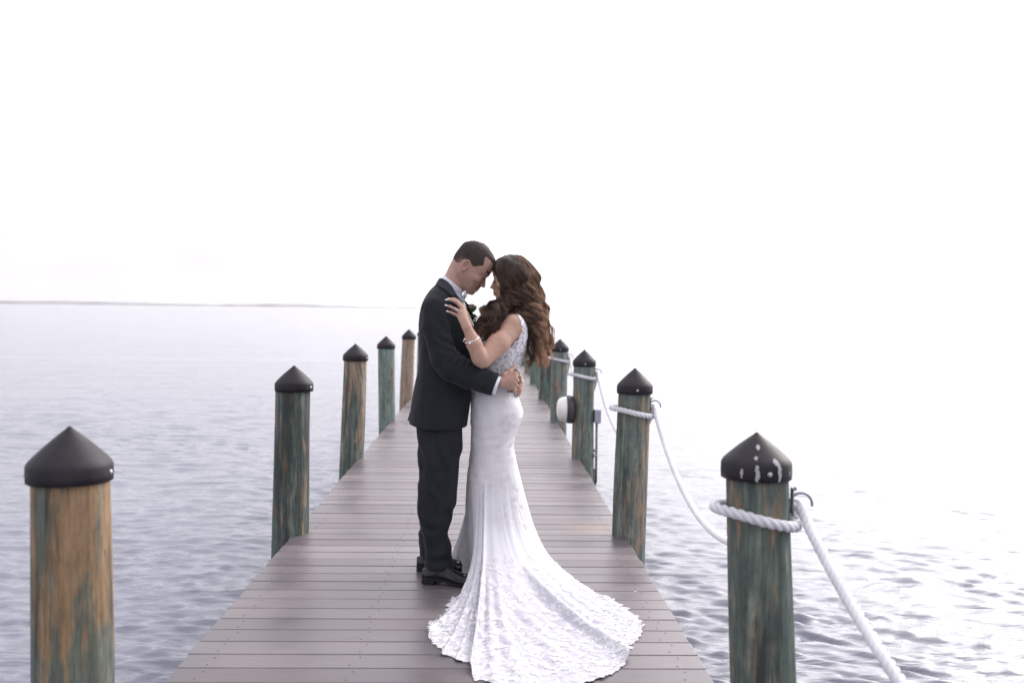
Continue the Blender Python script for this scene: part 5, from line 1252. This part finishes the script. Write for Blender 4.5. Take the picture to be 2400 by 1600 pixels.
def locks():
    rng = np.random.default_rng(21); Qs = []; As = []; Rs = []; SEG = 56
    def strand_bundle(path, ns, spread, amp, wl, tone0, tone1, r=0.00078, phase=None, taper=0.45, cohere=0.75):
        c = spline(path, 200); L_ = np.r_[0, np.cumsum(np.linalg.norm(np.diff(c, axis=0), axis=1))]; c = np.stack([np.interp(np.linspace(0, L_[-1], SEG), L_, c[:, k]) for k in range(3)], 1)
        for _ in range(3): c[1:-1] = 0.5*c[1:-1]+0.25*(c[2:]+c[:-2])
        p, t, N, B = frames(c); L_ = np.r_[0, np.cumsum(np.linalg.norm(np.diff(c, axis=0), axis=1))]; u = L_/L_[-1]
        tv = rng.normal(0, 0.15); tone0 += tv*0.6; tone1 += tv*1.4; amp = amp*rng.uniform(0.7, 1.35)
        ph0 = rng.uniform(0, 6.28) if phase is None else phase
        for k in range(ns):
            a, rr = rng.uniform(0, 6.28), math.sqrt(rng.random()); ph = ph0+rng.normal(0, 0.10); am = amp*rng.uniform(0.85, 1.15)
            env = np.clip((u-0.15)/0.35, 0, 1)*am*np.clip(L_[-1]/0.25, 0.4, 1.2); w = 2*np.pi*L_/(wl*rng.uniform(0.985, 1.015))
            sp = spread*rr*(1-taper*u**1.5)*(0.35+0.65*np.sin(np.clip(u*2.5, 0, 1)*1.57)); fr = rng.normal(0, 0.0022, (1, 3))*u[:, None]**2*2.5
            q_ = c+(sp*math.cos(a)+env*np.sin(w+ph))[:, None]*N+(sp*math.sin(a)+env*0.75*np.cos(w+ph))[:, None]*B+fr
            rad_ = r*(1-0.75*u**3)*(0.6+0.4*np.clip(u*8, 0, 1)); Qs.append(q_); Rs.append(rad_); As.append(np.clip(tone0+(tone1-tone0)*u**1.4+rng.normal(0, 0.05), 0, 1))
    def lv(y, al, rho=1.0):
        c, a, b = [np.interp(y, LV[:, 0], LV[:, k]) for k in (1, 2, 3)]
        return v3(c+a*rho*math.cos(al), y, BY+0.005+b*rho*math.sin(al))
    # cap of hair: from the parting down round the head, into the back fall
    for i in range(150):
        al = rng.uniform(-math.pi*0.98, math.pi*0.98); near = math.sin(al) < 0
        face = abs(abs(al)-math.pi)
        rho = rng.uniform(0.90, 1.02)
        if face < 0.95:                                  # front hair falls from the forehead back over the cheek
            if not near and rng.random() < 0.5: continue
            s = 1 if near else -1
            x0 = 1162+rng.uniform(0, 28); yy = [613+rng.uniform(-3, 5), 640, 668, 695]; xs = [x0, 1166+face*26+rng.uniform(-2, 7), 1172+face*28+rng.uniform(-3, 8), 1178+face*26+rng.uniform(-4, 10)]
            zs = [0.03, 0.082, 0.098, 0.104]; pts = [v3(1176+rng.uniform(0, 15), 606, BY-0.015*s)]+[v3(x, y, BY-s*z) for x, y, z in zip(xs, yy, zs)]
            if near and rng.random() < 0.80:             # over the shoulder to the front
                e = rng.uniform(-1, 1); pts += [v3(1160+24*e, 722, 4.785+0.02*rng.random()), v3(1146+24*e, 750, 4.735), v3(1143+16*e, 778, 4.728), v3(1140+12*e+rng.uniform(-6, 6), 792+rng.uniform(-12, 10), 4.735)]
                strand_bundle(pts, 52, 0.009, 0.015, 0.105, 0.15, 0.55, phase=3.0*e)
            else:
                pts += [v3(1214+rng.uniform(-5, 22), 725, BY-s*0.105), v3(1246+rng.uniform(-3, 18), 768, BY-s*0.080), v3(1250+rng.uniform(-3, 18), 810+rng.uniform(-25, 15), BY-s*0.06)]
                strand_bundle(pts, 45, 0.011, 0.015, 0.11, 0.12, 0.65, phase=face*4+rng.normal(0, .5))
        else:
            end = rng.choice([rng.uniform(740, 790), rng.uniform(785, 856)]); ys = [603, 612, 634, 662, 692, 720, 750, 785]; ys = [y for y in ys if y < end-15]+[end]
            pts = [lv(y, al*(0.75 if y < 610 else 1), rho*(1.0+0.02*rng.normal())) for y in ys]
            right = max(0, math.cos(al)); strand_bundle(pts, 55, 0.0090, 0.0160, 0.100, 0.12+0.36*right, 0.60+0.60*right*rng.random()**0.5, phase=al*3.0+rng.normal(0, 0.5), taper=0.6)  # golden tips; right-hand locks paler still, rim light painted into their tone
    for i in range(46):                                 # over the crown from the parting
        a = rng.uniform(0, 1); s = -1 if i % 3 else 1; x0 = 1172+a*38+rng.uniform(-3, 3); spr = (x0-1196)/24.0
        pts = [v3(x0, 604+3*abs(spr), BY+0.012*s), v3(x0+7*spr+3, 609+2*abs(spr), BY+0.045*s), v3(x0+13*spr+4, 626, BY+0.080*s), v3(x0+18*spr+6, 652, BY+0.100*s), v3(x0+20*spr+12, 690, BY+0.106*s), v3(max(x0+20*spr+28, 1218+rng.uniform(-3, 6)), 722, BY+0.102*s), v3(max(x0+18*spr+46, 1245+rng.uniform(-2, 10)), 764, BY+0.080*s)]
        strand_bundle(pts, 45, 0.011, 0.014, 0.105, 0.12, 0.55, phase=spr*2+rng.normal(0, .4))
    # loose curls: pixel way-points, depth, tone (rim light painted into the right-hand ones)
    C = [([(1168, 690), (1158, 704), (1146, 716), (1140, 735), (1146, 756)], 4.76, 0.35), ([(1165, 700), (1150, 703), (1143, 720), (1146, 745), (1160, 752)], 4.75, 0.3), ([(1150, 742), (1130, 744), (1118, 756), (1113, 770), (1116, 785), (1119, 792)], 4.72, 0.45),
         ([(1148, 746), (1134, 750), (1121, 765), (1117, 780), (1118, 788)], 4.715, 0.5), ([(1145, 748), (1136, 756), (1131, 768), (1122, 778), (1119, 786)], 4.72, 0.35), ([(1150, 750), (1139, 764), (1132, 778), (1121, 790)], 4.715, 0.3),
         ([(1160, 740), (1150, 760), (1142, 780), (1134, 797)], 4.705, 0.25), ([(1175, 745), (1160, 765), (1158, 778), (1160, 784)], 4.70, 0.25), ([(1165, 750), (1150, 775), (1142, 792), (1130, 800)], 4.70, 0.2), ([(1185, 742), (1172, 760), (1170, 772), (1163, 780)], 4.70, 0.2),
         ([(1262, 680), (1272, 705), (1282, 720), (1278, 740), (1284, 758), (1296, 768), (1294, 785), (1298, 800)], 4.93, 0.85), ([(1266, 690), (1278, 712), (1288, 722), (1283, 745), (1286, 765), (1279, 785), (1290, 800), (1289, 815)], 4.95, 0.95),
         ([(1260, 740), (1272, 760), (1264, 780), (1274, 805), (1268, 830), (1276, 850)], 4.90, 0.9), ([(1270, 740), (1285, 775), (1276, 800), (1290, 825), (1296, 842)], 4.94, 0.95), ([(1250, 770), (1262, 800), (1252, 825), (1262, 848), (1258, 860)], 4.88, 0.8),
         ([(1238, 760), (1246, 790), (1236, 815), (1247, 838), (1242, 856), (1236, 858)], 4.86, 0.4), ([(1240, 770), (1238, 795), (1248, 820), (1252, 842), (1240, 856)], 4.85, 0.35), ([(1244, 772), (1254, 800), (1250, 830), (1240, 852), (1234, 846)], 4.85, 0.3),
         ([(1230, 730), (1240, 760), (1235, 790), (1228, 820), (1238, 840)], 4.90, 0.6), ([(1280, 770), (1292, 790), (1297, 812), (1288, 820)], 4.95, 1.0), ([(1262, 800), (1276, 826), (1284, 848), (1278, 862)], 4.94, 1.0), ([(1250, 810), (1262, 836), (1266, 858)], 4.92, 0.95)]
    for pts, Y, tone in C:
        for rep in range(2):
            q_ = [v3(x+rng.normal(0, 1.0), y+rng.normal(0, 1.0), Y+rng.normal(0, 0.008)) for x, y in pts]; strand_bundle(q_, 20, 0.0062, 0.003, 0.09, tone*0.6, tone, 0.0009, taper=0.6)
    for k in range(95):                                  # flyaways
        al = rng.uniform(-2.0, 1.6); y0 = rng.uniform(640, 760); pts = [lv(y, al, 1.0+0.07*i*rng.random()) for i, y in enumerate([y0, y0+25, y0+50, y0+75+20*rng.random()])]
        strand_bundle(pts, 2, 0.008, 0.008, 0.08, 0.4, 0.9, 0.0006)
    # keep every strand outside the scalp volume, then sweep them all as thin tubes at once
    Q = np.array(Qs, f32); Rr = np.array(Rs); S = len(Q); X = Q.reshape(-1, 3)
    d = np.concatenate([core_sdf(X[a:a+200000]) for a in range(0, len(X), 200000)]); near = (d < 0.0035) & (d > -0.05); Xn = X[near]; e = 0.001
    for _ in range(2):
        dn = core_sdf(Xn); g = np.stack([core_sdf(Xn+np.array(v, f32)*e)-dn for v in np.eye(3)], 1); g /= np.maximum(np.linalg.norm(g, axis=1), 1e-6)[:, None]
        Xn = (Xn+g*np.maximum(0.0035+0.004*rng.random(len(dn))-dn, 0)[:, None]*0.9).astype(f32)
    X[near] = Xn
    zb = [P(1160, y, BY).z for y in (704, 698, 682, 660, 640, 622, 612)]; xb = [P(x, y, BY).x for x, y in ((1165, 704), (1171, 698), (1173, 682), (1169, 660), (1162, 640), (1159, 622), (1157, 612))]
    lim = np.interp(X[:, 2], zb, xb).astype(f32)+0.006*rng.random(len(X)).astype(f32); ok = (X[:, 2] > zb[0]) & (X[:, 0] < lim); X[ok, 0] = lim[ok]
    Q = X.reshape(S, SEG, 3)
    for _ in range(2): Q[:, 1:-1] = 0.5*Q[:, 1:-1]+0.25*(Q[:, 2:]+Q[:, :-2])
    t = np.gradient(Q, axis=1); t /= np.linalg.norm(t, axis=2)[..., None]+1e-9; r0 = np.array([0.31, -0.83, 0.46], f32)
    N = np.cross(t, r0); N /= np.linalg.norm(N, axis=2)[..., None]+1e-9; B = np.cross(t, N)
    V = np.stack([Q+Rr[..., None]*(math.cos(a)*N+math.sin(a)*B) for a in (0, 2.094, 4.189)], 2).reshape(-1, 3)
    i = np.arange(SEG-1)[:, None]; j = np.arange(3)[None]; F1 = np.stack([i*3+j, i*3+(j+1) % 3, (i+1)*3+(j+1) % 3, (i+1)*3+j], -1).reshape(-1, 4)
    F = (F1[None]+(np.arange(S)*SEG*3)[:, None, None]).reshape(-1, 4).astype(np.int32)
    return V, F, np.repeat(np.array(As).reshape(-1), 3)
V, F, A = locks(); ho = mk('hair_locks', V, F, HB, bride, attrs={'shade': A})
# ------------------------------------------------------------------ BOUTONNIERE on the far lapel
bt = empty('boutonniere', c1(655, 720, 4.975)); tag(bt, 'white rosebud boutonniere with green leaves pinned on the lapel of the man', 'boutonniere')
PET = mat('ivory_petal', (0.75, 0.72, 0.60), 0.6); LF = mat('green_leaf', (0.09, 0.17, 0.065), 0.5)
fc0 = np.array(v3(*Z2(735, 310), 4.965)); mb = MB(); rng = np.random.default_rng(6)
for L_ in range(4):
    for k in range(5+L_):
        a = 2*np.pi*k/(5+L_)+L_*0.7; d = np.array([0.45*1+0.9*math.cos(a)*(0.15+0.22*L_), math.sin(a)*(0.2+0.25*L_), 0.9-0.12*L_+0.25*math.cos(a)]); d /= np.linalg.norm(d); s = np.cross(d, (0.3, 0.1, 1)); s /= np.linalg.norm(s); nn = np.cross(s, d); G = []
        for u in np.linspace(0, 1, 6):
            w = 0.010*(0.35+math.sin(u*2.6)); c = fc0+d*(0.022*u)-nn*0.006*u*u*(L_*0.5); G.append([c+s*w*x+nn*(-0.004*x*x) for x in np.linspace(-1, 1, 5)])
        mb.grid(np.array(G))
mb.build('rosebud', PET, bt)
for (zx0, zy0, zx1, zy1, w) in ((715, 420, 862, 265, 0.010), (730, 460, 875, 520, 0.009), (700, 400, 745, 300, 0.007), (740, 520, 780, 460, 0.007), (720, 380, 830, 330, 0.007)):
    a = np.array(v3(*Z2(zx0, zy0), 4.955)); b_ = np.array(v3(*Z2(zx1, zy1), 4.945)); d = b_-a; s = np.cross(d/np.linalg.norm(d), (0, 1.0, 0.25)); s /= np.linalg.norm(s); G = []
    for u in np.linspace(0, 1, 9):
        ww = w*math.sin(math.pi*(0.06+0.94*u))**0.9; c = a+d*u+np.array([0, -0.006*math.sin(u*3), 0]); G.append([c-s*ww, c-s*ww*0.5+[0, 0.001, 0], c+[0, 0.003, 0], c+s*ww*0.5+[0, 0.001, 0], c+s*ww])
    mb = MB(); mb.grid(np.array(G)); mb.build('leaf', LF, bt)
fc1 = np.array(v3(*Z2(790, 560), 4.965)); mb = MB()
for k in range(6):
    a = k*1.05; d = np.array([0.5+0.4*math.cos(a), 0.6*math.sin(a), -0.3+0.5*math.cos(a)]); d /= np.linalg.norm(d); s = np.cross(d, (0, 0.3, 1)); s /= np.linalg.norm(s)
    mb.grid(np.array([[fc1+d*0.016*u+s*0.007*x*(0.4+math.sin(u*2.6)) for x in (-1, 0, 1)] for u in np.linspace(0, 1, 5)]))
mb.build('rosebud', PET, bt)
# ------------------------------------------------------------------ haze in the air
hz = MB(); hz.box((0, 12000, 55), (25000, 27000, 59.6)); ho_ = hz.build('haze', None, smooth=False)
HZ = bpy.data.materials.new('haze'); HZ.use_nodes = True; _t = HZ.node_tree; _t.nodes.clear(); _v = _t.nodes.new('ShaderNodeVolumePrincipled'); _o = _t.nodes.new('ShaderNodeOutputMaterial')
_v.inputs['Color'].default_value = (0.96, 0.96, 1.0, 1); _v.inputs['Density'].default_value = 0.00014; _v.inputs['Anisotropy'].default_value = 0.3; _t.links.new(_v.outputs[0], _o.inputs['Volume'])
ho_.data.materials.clear(); ho_.data.materials.append(HZ); tag(ho_, 'pale sea haze softening the horizon', 'haze', kind='stuff')
